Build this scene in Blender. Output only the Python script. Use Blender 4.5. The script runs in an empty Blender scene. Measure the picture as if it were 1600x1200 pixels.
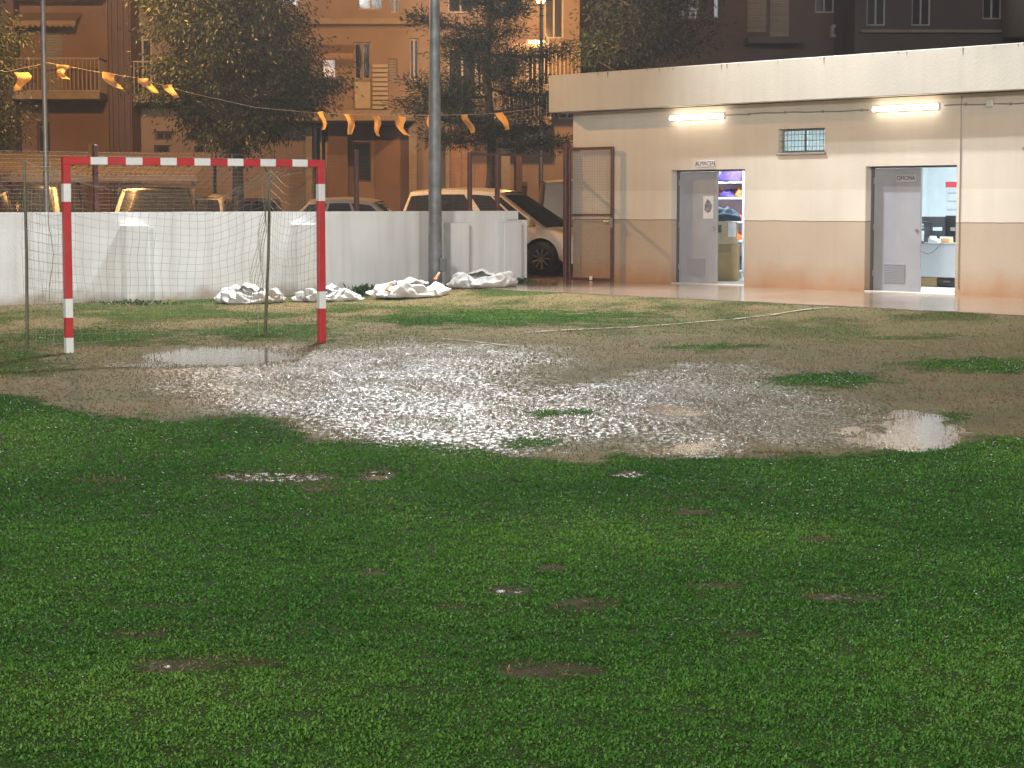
import bpy, math, random
import numpy as np
from mathutils import Vector, noise as mnoise

SC = bpy.context.scene
C = SC.collection
R = math.radians
random.seed(7)
RNG = np.random.default_rng(11)

# ------------------------------------------------------------------ camera
FPX, EYE = 3300.0, 1.6                      # focal length in photo pixels, eye height
PITCH = math.atan((600 - 316) / FPX)
cam = bpy.data.objects.new('camera', bpy.data.cameras.new('camera'))
C.objects.link(cam)
cam.location = (0, 0, EYE)
cam.rotation_euler = (math.pi / 2 - PITCH, 0, 0)
cam.data.sensor_width = 36
cam.data.lens = 36 * FPX / 1600
cam.data.clip_end = 2000
SC.camera = cam

# ------------------------------------------------------------------ night sky
w = bpy.data.worlds.new('World'); SC.world = w; w.use_nodes = True
nt = w.node_tree
sky = nt.nodes.new('ShaderNodeTexSky'); sky.sky_type = 'NISHITA'; sky.sun_disc = False
sky.sun_elevation = R(-4.5); sky.sun_rotation = R(200)
nt.nodes['Background'].inputs[1].default_value = 0.12
nt.links.new(sky.outputs[0], nt.nodes['Background'].inputs[0])

# ------------------------------------------------------------------ exposure
SC.view_settings.view_transform = 'Standard'
SC.view_settings.look = 'None'
SC.view_settings.exposure = 0.0
SC.view_settings.gamma = 1.0
SC.cycles.use_denoising = True
SC.cycles.max_bounces = 6
SC.cycles.caustics_reflective = False
SC.cycles.caustics_refractive = False
SC.cycles.sample_clamp_indirect = 6.0

# ------------------------------------------------------------------ large lights
MAST = Vector((-1.36, 37.45, 0.0)); MAST_H = 11.6
FLOOD_COL = (0.92, 0.97, 1.0)
SODIUM = (1.0, 0.50, 0.16)

def spot(name, loc, aim, watts, size, blend, radius, col):
    l = bpy.data.lights.new(name, 'SPOT')
    l.energy = watts; l.color = col; l.spot_size = R(size); l.spot_blend = blend; l.shadow_soft_size = radius
    o = bpy.data.objects.new(name, l); C.objects.link(o)
    o.location = loc
    o.rotation_euler = (Vector(aim) - Vector(loc)).to_track_quat('-Z', 'Y').to_euler()
    return o

def point(name, loc, watts, radius, col):
    l = bpy.data.lights.new(name, 'POINT'); l.energy = watts; l.color = col; l.shadow_soft_size = radius
    o = bpy.data.objects.new(name, l); C.objects.link(o); o.location = loc
    return o

# the lit heads on the mast in view, aimed at the pitch
spot('mast_floodlight', (MAST.x - 0.6, MAST.y - .45, MAST_H + .1), (-4.0, 14.0, 0), 11500, 136, .35, .16, FLOOD_COL)
spot('mast_floodlight', (MAST.x + 0.6, MAST.y - .45, MAST_H + .1), (3.5, 15.0, 0), 11500, 136, .35, .16, FLOOD_COL)
# the mast on the opposite touchline, behind the photographer
spot('opposite_floodlight', (15.0, -7.0, 12.0), (0.0, 30.0, 0), 22000, 70, .7, 2.2, (1.0, .975, .93))
spot('opposite_floodlight', (-11.0, -12.0, 12.0), (0.0, 26.0, 0), 40000, 70, .7, 2.2, (1.0, .975, .93))
# sodium street lamps on the street behind the wall
LAMP_R = Vector((0.74, 54.3, 0.1)); LAMP_L = Vector((-9.66, 44.0, 0.1))
LAMP_F = Vector((-21.0, 50.0, 0.1))
point('street_lamp_light', (LAMP_R.x, LAMP_R.y + .9, 6.55), 1600, .12, SODIUM)
point('street_lamp_light', (LAMP_L.x, LAMP_L.y + 1.0, 8.4), 6200, .12, SODIUM)

# ------------------------------------------------------------------ helpers
def ray(px, py):
    c, s = math.cos(PITCH), math.sin(PITCH)
    u = -(py - 600) / FPX
    return Vector(((px - 800) / FPX, c + u * s, -s + u * c))
def at(px, py, Y):
    d = ray(px, py); t = Y / d.y
    return Vector((d.x * t, Y, EYE + d.z * t))
def ground_at(px, py, z=0.0):
    d = ray(px, py); t = (z - EYE) / d.z
    return Vector((d.x * t, d.y * t, z))
def project(x, y, z):
    c, s = math.cos(PITCH), math.sin(PITCH)
    vz = z - EYE
    dep = y * c - vz * s
    return 800 + FPX * x / dep, 600 - FPX * (y * s + vz * c) / dep

def smooth(a, b, x):
    t = np.clip((x - a) / (b - a), 0, 1)
    return t * t * (3 - 2 * t)
def vnoise(x, y, seed=0):
    xi = np.floor(x).astype(np.int64); yi = np.floor(y).astype(np.int64)
    fx = x - xi; fy = y - yi
    fx = fx * fx * (3 - 2 * fx); fy = fy * fy * (3 - 2 * fy)
    def h(a, b):
        n = (a * 374761393 + b * 668265263 + seed * 974634777) & 0x7fffffff
        n = ((n ^ (n >> 13)) * 1274126177) & 0x7fffffff
        n = n ^ (n >> 16)
        return (n & 0xffff) / 65535.0
    return (h(xi, yi) * (1 - fx) + h(xi + 1, yi) * fx) * (1 - fy) + (h(xi, yi + 1) * (1 - fx) + h(xi + 1, yi + 1) * fx) * fy
def fbm(x, y, o=4, seed=0):
    r = 0; a = .5; t = 0
    for i in range(o):
        r = r + a * vnoise(x * 2 ** i + 17.3 * i, y * 2 ** i - 9.1 * i, seed + i); t += a; a *= .5
    return r / t

# ---- materials
MATS = {}
def mat(name, col, rough=.6, metal=0., var=.12, vscale=6., bump=0., bscale=30., spec=.5, emit=None, estr=0., trans=0., coat=0., stretch=None, dirt=None, dirt_amt=0.):
    if name in MATS: return MATS[name]
    m = bpy.data.materials.new(name); m.use_nodes = True
    t = m.node_tree; b = t.nodes['Principled BSDF']
    b.inputs['Roughness'].default_value = rough; b.inputs['Metallic'].default_value = metal
    b.inputs['Specular IOR Level'].default_value = spec
    b.inputs['Transmission Weight'].default_value = trans
    b.inputs['Coat Weight'].default_value = coat
    tc = t.nodes.new('ShaderNodeTexCoord')
    mp = t.nodes.new('ShaderNodeMapping'); t.links.new(tc.outputs['Object'], mp.inputs[0])
    if stretch: mp.inputs['Scale'].default_value = stretch
    n = t.nodes.new('ShaderNodeTexNoise'); n.inputs['Scale'].default_value = vscale; n.inputs['Detail'].default_value = 5
    t.links.new(mp.outputs[0], n.inputs['Vector'])
    rm = t.nodes.new('ShaderNodeMapRange'); rm.inputs[1].default_value = .3; rm.inputs[2].default_value = .7
    rm.inputs[3].default_value = 1 - var; rm.inputs[4].default_value = 1 + var * .6
    t.links.new(n.outputs[0], rm.inputs[0])
    mx = t.nodes.new('ShaderNodeMix'); mx.data_type = 'RGBA'; mx.blend_type = 'MULTIPLY'; mx.inputs[0].default_value = 1
    mx.inputs[6].default_value = (*col, 1); t.links.new(rm.outputs[0], mx.inputs[7])
    out = mx.outputs[2]
    if dirt:
        n2 = t.nodes.new('ShaderNodeTexNoise'); n2.inputs['Scale'].default_value = vscale * .35; n2.inputs['Detail'].default_value = 7
        t.links.new(mp.outputs[0], n2.inputs['Vector'])
        r2 = t.nodes.new('ShaderNodeMapRange'); r2.inputs[1].default_value = .48; r2.inputs[2].default_value = .72; r2.inputs[4].default_value = dirt_amt
        t.links.new(n2.outputs[0], r2.inputs[0])
        m2 = t.nodes.new('ShaderNodeMix'); m2.data_type = 'RGBA'
        t.links.new(r2.outputs[0], m2.inputs[0]); t.links.new(out, m2.inputs[6]); m2.inputs[7].default_value = (*dirt, 1)
        out = m2.outputs[2]
    t.links.new(out, b.inputs['Base Color'])
    if bump:
        n3 = t.nodes.new('ShaderNodeTexNoise'); n3.inputs['Scale'].default_value = bscale; n3.inputs['Detail'].default_value = 4
        t.links.new(mp.outputs[0], n3.inputs['Vector'])
        bp = t.nodes.new('ShaderNodeBump'); bp.inputs['Strength'].default_value = bump; bp.inputs['Distance'].default_value = .02
        t.links.new(n3.outputs[0], bp.inputs['Height']); t.links.new(bp.outputs[0], b.inputs['Normal'])
    if emit:
        b.inputs['Emission Color'].default_value = (*emit, 1); b.inputs['Emission Strength'].default_value = estr
    MATS[name] = m
    return m

# ---- mesh building
class MB:
    def __init__(self): self.v = []; self.f = []; self.mi = []
    def add(self, vs, fs, mi=0):
        o = len(self.v); self.v += [tuple(p) for p in vs]
        self.f += [tuple(i + o for i in f) for f in fs]; self.mi += [mi] * len(fs)
        return self
    def box(self, a, b, mi=0):
        x0, y0, z0 = a; x1, y1, z1 = b
        return self.add([(x0, y0, z0), (x1, y0, z0), (x1, y1, z0), (x0, y1, z0), (x0, y0, z1), (x1, y0, z1), (x1, y1, z1), (x0, y1, z1)],
                        [(0, 3, 2, 1), (4, 5, 6, 7), (0, 1, 5, 4), (1, 2, 6, 5), (2, 3, 7, 6), (3, 0, 4, 7)], mi)
    def bbox(self, a, b, e=.01, mi=0):              # box with chamfered long edges
        x0, y0, z0 = a; x1, y1, z1 = b
        vs = []
        for z, i in ((z0, e), (z0 + e, 0), (z1 - e, 0), (z1, e)):
            vs += [(x0 + i + e, y0 + i, z), (x1 - i - e, y0 + i, z), (x1 - i, y0 + i + e, z), (x1 - i, y1 - i - e, z),
                   (x1 - i - e, y1 - i, z), (x0 + i + e, y1 - i, z), (x0 + i, y1 - i - e, z), (x0 + i, y0 + i + e, z)]
        fs = [tuple(range(7, -1, -1)), tuple(range(24, 32))]
        for r in range(3):
            for k in range(8):
                fs.append((r * 8 + k, r * 8 + (k + 1) % 8, r * 8 + 8 + (k + 1) % 8, r * 8 + 8 + k))
        return self.add(vs, fs, mi)
    def tube(self, pts, rad, n=6, cap=True, mi=0):
        pts = [Vector(p) for p in pts]
        if not hasattr(rad, '__len__'): rad = [rad] * len(pts)
        vs = []; fs = []
        up = None
        for i, p in enumerate(pts):
            d = (pts[min(i + 1, len(pts) - 1)] - pts[max(i - 1, 0)]).normalized()
            if up is None: up = Vector((1, 0, 0)) if abs(d.x) < .8 else Vector((0, 1, 0))
            a = d.cross(up).normalized(); b = a.cross(d).normalized(); up = b if abs(d.dot(b)) < .9 else up
            for k in range(n):
                t = 2 * math.pi * k / n
                vs.append(p + (a * math.cos(t) + b * math.sin(t)) * rad[i])
        for i in range(len(pts) - 1):
            for k in range(n):
                fs.append((i * n + k, i * n + (k + 1) % n, (i + 1) * n + (k + 1) % n, (i + 1) * n + k))
        if cap:
            fs.append(tuple(range(n))[::-1]); fs.append(tuple(range(len(vs) - n, len(vs))))
        return self.add(vs, fs, mi)
    def wire(self, pts, r):                          # cheap 3-sided string
        return self.tube(pts, r, 3, False)
    def prism(self, poly, y0, y1, mi=0):             # poly in x,z swept along y
        n = len(poly)
        vs = [(x, y0, z) for x, z in poly] + [(x, y1, z) for x, z in poly]
        fs = [tuple(range(n)), tuple(range(2 * n - 1, n - 1, -1))]
        for k in range(n): fs.append((k, n + k, n + (k + 1) % n, (k + 1) % n))
        return self.add(vs, fs, mi)
    def lathe(self, prof, cx=0, cy=0, n=24, axis='z', mi=0):
        vs = []; fs = []
        for r, h in prof:
            for k in range(n):
                t = 2 * math.pi * k / n
                if axis == 'z': vs.append((cx + r * math.cos(t), cy + r * math.sin(t), h))
                else: vs.append((cx + r * math.cos(t), h, cy + r * math.sin(t)))
        for i in range(len(prof) - 1):
            for k in range(n):
                fs.append((i * n + k, i * n + (k + 1) % n, (i + 1) * n + (k + 1) % n, (i + 1) * n + k))
        return self.add(vs, fs, mi)
    def build(self, name, m, parent=None, smoothed=False, off=None):
        me = bpy.data.meshes.new(name)
        me.from_pydata(self.v, [], self.f)
        for k in (m if isinstance(m, (list, tuple)) else [m]): me.materials.append(k)
        if any(self.mi): me.polygons.foreach_set('material_index', self.mi)
        if smoothed: me.polygons.foreach_set('use_smooth', [True] * len(me.polygons))
        me.update()
        o = bpy.data.objects.new(name, me); C.objects.link(o)
        if parent is not None: o.parent = parent
        if off is not None: o.location = off
        return o

def tag(o, label=None, cat=None, group=None, kind=None):
    if label: o['label'] = label
    if cat: o['category'] = cat
    if group: o['group'] = group
    if kind: o['kind'] = kind
    return o
def thing(name, label, cat, loc=(0, 0, 0), rz=0, group=None):
    o = bpy.data.objects.new(name, None); C.objects.link(o); o.empty_display_size = .1
    o.location = loc; o.rotation_euler = (0, 0, rz)
    return tag(o, label, cat, group)

def wall_open(x0, x1, z0, z1, y0, y1, ops, mb=None):
    """a slab wall with rectangular openings (x0, x1, z0, z1) and their reveals"""
    mb = mb or MB()
    xs = sorted({x0, x1, *[o[0] for o in ops], *[o[1] for o in ops]}); xs = [x for x in xs if x0 <= x <= x1]
    zs = sorted({z0, z1, *[o[2] for o in ops], *[o[3] for o in ops]}); zs = [z for z in zs if z0 <= z <= z1]
    def solid(i, k):
        if not (0 <= i < len(xs) - 1 and 0 <= k < len(zs) - 1): return False
        cx = (xs[i] + xs[i + 1]) / 2; cz = (zs[k] + zs[k + 1]) / 2
        return not any(o[0] < cx < o[1] and o[2] < cz < o[3] for o in ops)
    for i in range(len(xs) - 1):
        for k in range(len(zs) - 1):
            if not solid(i, k): continue
            a, b, c, d = xs[i], xs[i + 1], zs[k], zs[k + 1]
            mb.add([(a, y0, c), (b, y0, c), (b, y0, d), (a, y0, d)], [(0, 1, 2, 3)])
            mb.add([(a, y1, c), (b, y1, c), (b, y1, d), (a, y1, d)], [(3, 2, 1, 0)])
            if not solid(i - 1, k): mb.add([(a, y0, c), (a, y1, c), (a, y1, d), (a, y0, d)], [(3, 2, 1, 0)])
            if not solid(i + 1, k): mb.add([(b, y0, c), (b, y1, c), (b, y1, d), (b, y0, d)], [(0, 1, 2, 3)])
            if not solid(i, k - 1): mb.add([(a, y0, c), (b, y0, c), (b, y1, c), (a, y1, c)], [(3, 2, 1, 0)])
            if not solid(i, k + 1): mb.add([(a, y0, d), (b, y0, d), (b, y1, d), (a, y1, d)], [(0, 1, 2, 3)])
    return mb

def text(body, size, m, parent, loc, rot=(math.pi / 2, 0, 0), name='lettering'):
    cu = bpy.data.curves.new(name, 'FONT'); cu.body = body; cu.size = size; cu.align_x = 'CENTER'; cu.align_y = 'CENTER'
    cu.extrude = .0008
    tmp = bpy.data.objects.new('tmp_text', cu); C.objects.link(tmp); bpy.context.view_layer.update()
    me = bpy.data.meshes.new_from_object(tmp.evaluated_get(bpy.context.evaluated_depsgraph_get())); me.name = name; me.materials.clear(); me.materials.append(m)
    bpy.data.objects.remove(tmp)
    o = bpy.data.objects.new(name, me); C.objects.link(o); o.parent = parent; o.location = loc; o.rotation_euler = rot
    return o

def leaves_mesh(name, P, N, L, Wd, tint, m, parent=None, T=None):
    """kite-shaped leaves: P base points, N long direction (unit), L length, Wd half width"""
    n = len(P)
    if T is None:
        T = RNG.normal(size=(n, 3))
    T = T - N * np.sum(T * N, axis=1, keepdims=True)
    T /= np.linalg.norm(T, axis=1, keepdims=True) + 1e-9
    up = np.cross(N, T)
    V = np.empty((n, 4, 3), np.float32)
    V[:, 0] = P
    mid = P + N * (L * .5)[:, None] + up * (L * .08)[:, None]
    V[:, 1] = mid - T * Wd[:, None]; V[:, 2] = mid + T * Wd[:, None]
    V[:, 3] = P + N * L[:, None] - up * (L * .06)[:, None]
    b = np.arange(n, dtype=np.int32)[:, None] * 4
    F = np.concatenate([b, b + 1, b + 2, b + 1, b + 3, b + 2], axis=1).reshape(-1)
    me = bpy.data.meshes.new(name)
    me.vertices.add(n * 4); me.vertices.foreach_set('co', V.reshape(-1))
    me.loops.add(len(F)); me.loops.foreach_set('vertex_index', F)
    me.polygons.add(n * 2); me.polygons.foreach_set('loop_start', np.arange(n * 2, dtype=np.int32) * 3)
    me.update(calc_edges=True)
    at_ = me.attributes.new('tint', 'FLOAT', 'POINT')
    at_.data.foreach_set('value', np.repeat(tint.astype(np.float32), 4))
    me.materials.append(m)
    o = bpy.data.objects.new(name, me); C.objects.link(o)
    if parent is not None: o.parent = parent
    return o

def leaf_mat(name, c0, c1, c2, rough=.4, spec=.5, transl=.25):
    m = bpy.data.materials.new(name); m.use_nodes = True
    t = m.node_tree; b = t.nodes['Principled BSDF']
    a = t.nodes.new('ShaderNodeAttribute'); a.attribute_name = 'tint'
    cr = t.nodes.new('ShaderNodeValToRGB'); cr.color_ramp.elements[0].color = (*c0, 1); cr.color_ramp.elements[1].color = (*c2, 1)
    e = cr.color_ramp.elements.new(.5); e.color = (*c1, 1)
    t.links.new(a.outputs['Fac'], cr.inputs[0]); t.links.new(cr.outputs[0], b.inputs['Base Color'])
    b.inputs['Roughness'].default_value = rough; b.inputs['Specular IOR Level'].default_value = spec
    if transl:
        tr = t.nodes.new('ShaderNodeBsdfTranslucent'); t.links.new(cr.outputs[0], tr.inputs[0])
        ms = t.nodes.new('ShaderNodeMixShader'); ms.inputs[0].default_value = transl
        t.links.new(b.outputs[0], ms.inputs[1]); t.links.new(tr.outputs[0], ms.inputs[2])
        t.links.new(ms.outputs[0], t.nodes['Material Output'].inputs[0])
    return m

# ================================================================== GROUND
BO = (1.15, 39.95)                       # left corner of the clubhouse front
BD = (math.cos(R(-50)), math.sin(R(-50)))
def club(x, y):                          # along the front, distance in front
    dx, dy = x - BO[0], y - BO[1]
    return dx * BD[0] + dy * BD[1], -(dx * -BD[1] + dy * BD[0])

POLY_MUD = [(-200, 590), (0, 606), (60, 622), (150, 648), (300, 657), (400, 652), (455, 668), (480, 692), (600, 692), (760, 698),
            (850, 712), (945, 722), (965, 708), (1100, 711), (1300, 713), (1420, 707), (1480, 693), (1600, 682), (1800, 672), (1800, 440), (-200, 440)]
GREEN = [(780, 497, 270, 13, 1), (420, 520, 150, 14, .9), (120, 527, 190, 16, .9), (1120, 543, 85, 6, 1), (1282, 595, 122, 13, 1.2), (1540, 572, 125, 12, 1.1),
         (872, 647, 50, 9, 1), (838, 692, 45, 8, 1), (1420, 526, 70, 5, .8), (1500, 488, 130, 9, .8), (1470, 651, 40, 7, .8), (10, 575, 110, 16, .8), (30, 555, 60, 18, .8),
         (945, 466, 40, 4, .9), (1185, 480, 30, 3, .9), (690, 655, 25, 6, .5), (600, 462, 50, 6, .7), (1330, 485, 80, 5, .5), (720, 480, 60, 6, .5)]
BARE = [(430, 747, 105, 8), (592, 744, 26, 9), (982, 742, 30, 5), (255, 1046, 45, 9), (350, 1036, 85, 8), (860, 1047, 85, 12), (795, 928, 36, 7), (918, 948, 50, 10),
        (1155, 991, 28, 7), (1330, 933, 65, 7), (1120, 915, 40, 5), (862, 890, 24, 5), (1276, 846, 28, 4), (215, 990, 50, 5), (590, 897, 26, 4), (1080, 800, 45, 4), (160, 752, 45, 4), (700, 950, 30, 4), (500, 765, 30, 4)]
WETS = [(560, 600, 290, 62, 1.), (760, 650, 330, 55, 1.), (400, 600, 190, 40, .7), (1060, 640, 260, 60, 1.), (640, 560, 260, 26, .9), (1090, 697, 60, 14, 1.), (1420, 675, 85, 32, 1.), (1090, 580, 110, 10, .9), (1250, 660, 170, 42, .75)]
POOL = [(345, 556, 120, 15, .034), (240, 567, 70, 10, .012), (592, 745, 20, 5, .02), (1410, 675, 95, 36, .021), (1088, 697, 60, 12, .02), (1060, 640, 60, 9, .016)]

def in_poly(px, py, poly):
    c = np.zeros(px.shape, bool); n = len(poly)
    for i in range(n):
        x0, y0 = poly[i]; x1, y1 = poly[(i + 1) % n]
        k = ((y0 > py) != (y1 > py)) & (px < (x1 - x0) * (py - y0) / (y1 - y0 + 1e-9) + x0)
        c ^= k
    return c
def ell(px, py, e):
    return np.sqrt(((px - e[0]) / e[2]) ** 2 + ((py - e[1]) / e[3]) ** 2)

def cover(x, y):
    """turf amount, wetness and hollow depth at ground points"""
    px, py = project(x, y, 0.0)
    n1 = fbm(x * 1.3, y * 1.3, 4, 3); n2 = fbm(x * 5, y * 5, 3, 9)
    jx = (n1 - .5) * 70 + (n2 - .5) * 26
    jy = (fbm(x * 1.5 + 40, y * .9, 4, 21) - .5) * 26 + (fbm(x * 6, y * 4, 2, 5) - .5) * 10
    mud = in_poly(px + jx, py + jy - 9, POLY_MUD)
    turf = sum(np.where(in_poly(px + jx * 1.1 * k, py + jy * k + o_, POLY_MUD), 0.0, .25) for k, o_ in ((1, -9), (.8, -3), (1.3, 2), (1.1, 7)))
    far = np.clip((560 - py) / 60, 0, 1)
    turf = np.maximum(turf, np.where(mud, far * smooth(.3, .66, fbm(x * .8, y * .5, 4, 33)) * .62, 0))
    for e in GREEN:
        d = ell(px + jx * 1.5, py + jy * .7, e) + (n2 - .5) * .9
        turf = np.maximum(turf, np.where(mud, smooth(1.6, .35, d) * e[4] * .8, 0))
    turf = np.maximum(turf, np.where(mud, .16 * smooth(.45, .7, n2), 0))
    for e in BARE:
        d = ell(px + jx * .35 * min(1, e[2] / 60), py + jy * .5 * min(1, e[3] / 9), e)
        turf = turf * (1 - (.5 + .38 * smooth(.4, .6, n2)) * smooth(1.9, .5, d + (n2 - .5) * 1.3))
    wet = np.zeros_like(x)
    for e in WETS:
        wet = np.maximum(wet, smooth(1.4, .25, ell(px + jx * 1.6, py + jy * 1.5, e)) * e[4])
    for e in BARE[:4] + BARE[6:7] + BARE[9:10]:
        wet = np.maximum(wet, smooth(1.2, .6, ell(px, py, e)) * .5)
    hol = np.zeros_like(x)
    for e in POOL:
        hol = np.maximum(hol, smooth(1.25, .55, ell(px + jx * .12 * min(1, e[2] / 90), py + jy * .12 * min(1, e[3] / 15), e)) * e[4] * (1 if e[4] > .03 else np.clip(2.6 * fbm(x * 5, y * 2.6, 3, 77) - .55, 0, 1.4)))
    return np.clip(turf, 0, 1), np.clip(wet, 0, 1), hol

def bare_soil(x, y):
    px, py = project(x, y, 0.0)
    b = np.zeros_like(x)
    for e in BARE: b = np.maximum(b, smooth(2.2, .9, ell(px, py, e)))
    return b

def ground_h(x, y, hol=None):
    s, q = club(x, y)
    qe = 1.2 + 2.3 * smooth(-.2, 1.5, s)
    h = .1 * (1 - smooth(qe, qe + 2.6, q))
    fade = smooth(60, 40, y)
    h = h + (fbm(x * .7, y * .7, 3, 51) - .5) * .03 * fade * smooth(3.0, 5.0, q)
    h = h + (fbm(x * 7, y * 7, 3, 71) - .5) * .014 * fade
    # level out round the pools so that the water finds a shore
    if hol is not None:
        k = np.clip(hol / .012, 0, 1)
        h = h * (1 - .9 * k) - hol
    return h

xs = np.concatenate([-np.geomspace(300, 10.5, 16), np.arange(-10, 9.6, .06), np.geomspace(10, 300, 16)])
ys = np.concatenate([np.array([-120, -60, -30, -15, -6, 0, 2.5, 4.]), np.arange(4.5, 41, .06), np.geomspace(41.5, 500, 18)])
GX, GY = np.meshgrid(xs, ys)
gy_safe = np.maximum(GY, 3.0)
turf, wet, hol = cover(GX, gy_safe)
turf = np.where(GY < 3.5, 1, turf)
GZ = ground_h(GX, GY, np.where(GY < 3.5, 0, hol))
_, gq = club(GX, GY)
GZ = np.where((gq < -.6) | (GY > 45), np.minimum(GZ, -.02), GZ)
nx, ny = len(xs), len(ys)
gv = np.stack([GX, GY, GZ], -1).reshape(-1, 3)
ii = np.arange(nx * ny).reshape(ny, nx)
gf = np.stack([ii[:-1, :-1], ii[:-1, 1:], ii[1:, 1:], ii[1:, :-1]], -1).reshape(-1)
me = bpy.data.meshes.new('ground')
me.vertices.add(len(gv)); me.vertices.foreach_set('co', gv.astype(np.float32).reshape(-1))
me.loops.add(len(gf)); me.loops.foreach_set('vertex_index', gf.astype(np.int32))
me.polygons.add(len(gf) // 4); me.polygons.foreach_set('loop_start', np.arange(len(gf) // 4, dtype=np.int32) * 4)
me.update(calc_edges=True)
me.polygons.foreach_set('use_smooth', [True] * len(me.polygons))
for nm, arr in (('turf', turf), ('wet', wet), ('bare', bare_soil(GX, gy_safe))):
    a_ = me.attributes.new(nm, 'FLOAT', 'POINT'); a_.data.foreach_set('value', arr.astype(np.float32).reshape(-1))

def ground_material():
    m = bpy.data.materials.new('soil_and_turf'); m.use_nodes = True
    t = m.node_tree; b = t.nodes['Principled BSDF']; N = t.nodes.new; Lk = t.links.new
    tc = N('ShaderNodeTexCoord')
    def tex(s, d=5, st=None):
        n = N('ShaderNodeTexNoise'); n.inputs['Scale'].default_value = s; n.inputs['Detail'].default_value = d
        if st:
            mp = N('ShaderNodeMapping'); mp.inputs['Scale'].default_value = st; Lk(tc.outputs['Object'], mp.inputs[0]); Lk(mp.outputs[0], n.inputs['Vector'])
        else: Lk(tc.outputs['Object'], n.inputs['Vector'])
        return n.outputs[0]
    def mr(v, a, bb, c, d):
        n = N('ShaderNodeMapRange'); n.inputs[1].default_value = a; n.inputs[2].default_value = bb; n.inputs[3].default_value = c; n.inputs[4].default_value = d
        Lk(v, n.inputs[0]); return n.outputs[0]
    def mix(f, x, y, bt='MIX'):
        n = N('ShaderNodeMix'); n.data_type = 'RGBA'; n.blend_type = bt
        if isinstance(f, float): n.inputs[0].default_value = f
        else: Lk(f, n.inputs[0])
        for k, c in ((6, x), (7, y)):
            if isinstance(c, tuple): n.inputs[k].default_value = (*c, 1)
            else: Lk(c, n.inputs[k])
        return n.outputs[2]
    def math_(op, x, y):
        n = N('ShaderNodeMath'); n.operation = op
        for k, c in ((0, x), (1, y)):
            if isinstance(c, float): n.inputs[k].default_value = c
            else: Lk(c, n.inputs[k])
        return n.outputs[0]
    at1 = N('ShaderNodeAttribute'); at1.attribute_name = 'turf'
    at2 = N('ShaderNodeAttribute'); at2.attribute_name = 'wet'
    soil = mix(mr(tex(2.2, 6), .35, .65, 0, 1), (.135, .10, .043), (.19, .142, .066))
    soil = mix(mr(tex(.6, 4), .45, .65, 0, .8), soil, (.22, .145, .065))
    soil = mix(mr(tex(1.1, 4), .42, .62, 0, .75), soil, (.115, .115, .034))
    soil = mix(mr(tex(38, 3), .38, .62, .55, 0), soil, (.07, .05, .03))
    soil = mix(mr(at2.outputs['Fac'], .2, .9, 0, .5), soil, (.06, .046, .03))
    at3 = N('ShaderNodeAttribute'); at3.attribute_name = 'bare'
    soil = mix(mr(at3.outputs['Fac'], 0, 1, 0, .92), soil, (.040, .028, .014))
    green = mix(mr(tex(9, 4), .35, .65, 0, 1), (.009, .024, .004), (.016, .04, .007))
    Lk(mix(mr(at1.outputs['Fac'], .25, .75, 0, .92), soil, green), b.inputs['Base Color'])
    film = math_('MULTIPLY', at2.outputs['Fac'], mr(tex(26, 5, (1, .5, 1)), .46, .6, 0, 1))
    Lk(mr(film, .1, .75, .85, .17), b.inputs['Roughness'])
    Lk(math_('MULTIPLY', mr(film, .05, .6, .1, .6), math_('MULTIPLY', mr(at1.outputs['Fac'], .2, .7, 1, .15), mr(at3.outputs['Fac'], 0, 1, 1, .35))), b.inputs['Specular IOR Level'])
    bp = N('ShaderNodeBump'); bp.inputs['Distance'].default_value = .02
    Lk(mr(film, 0, 1, .55, .5), bp.inputs['Strength'])
    hgt = math_('ADD', math_('MULTIPLY', tex(62, 3, (1, .6, 1)), .6), math_('MULTIPLY', tex(150, 2), .25))
    Lk(hgt, bp.inputs['Height']); Lk(bp.outputs[0], b.inputs['Normal'])
    return m
me.materials.append(ground_material())
ground = bpy.data.objects.new('ground', me); C.objects.link(ground); tag(ground, kind='structure')

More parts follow.
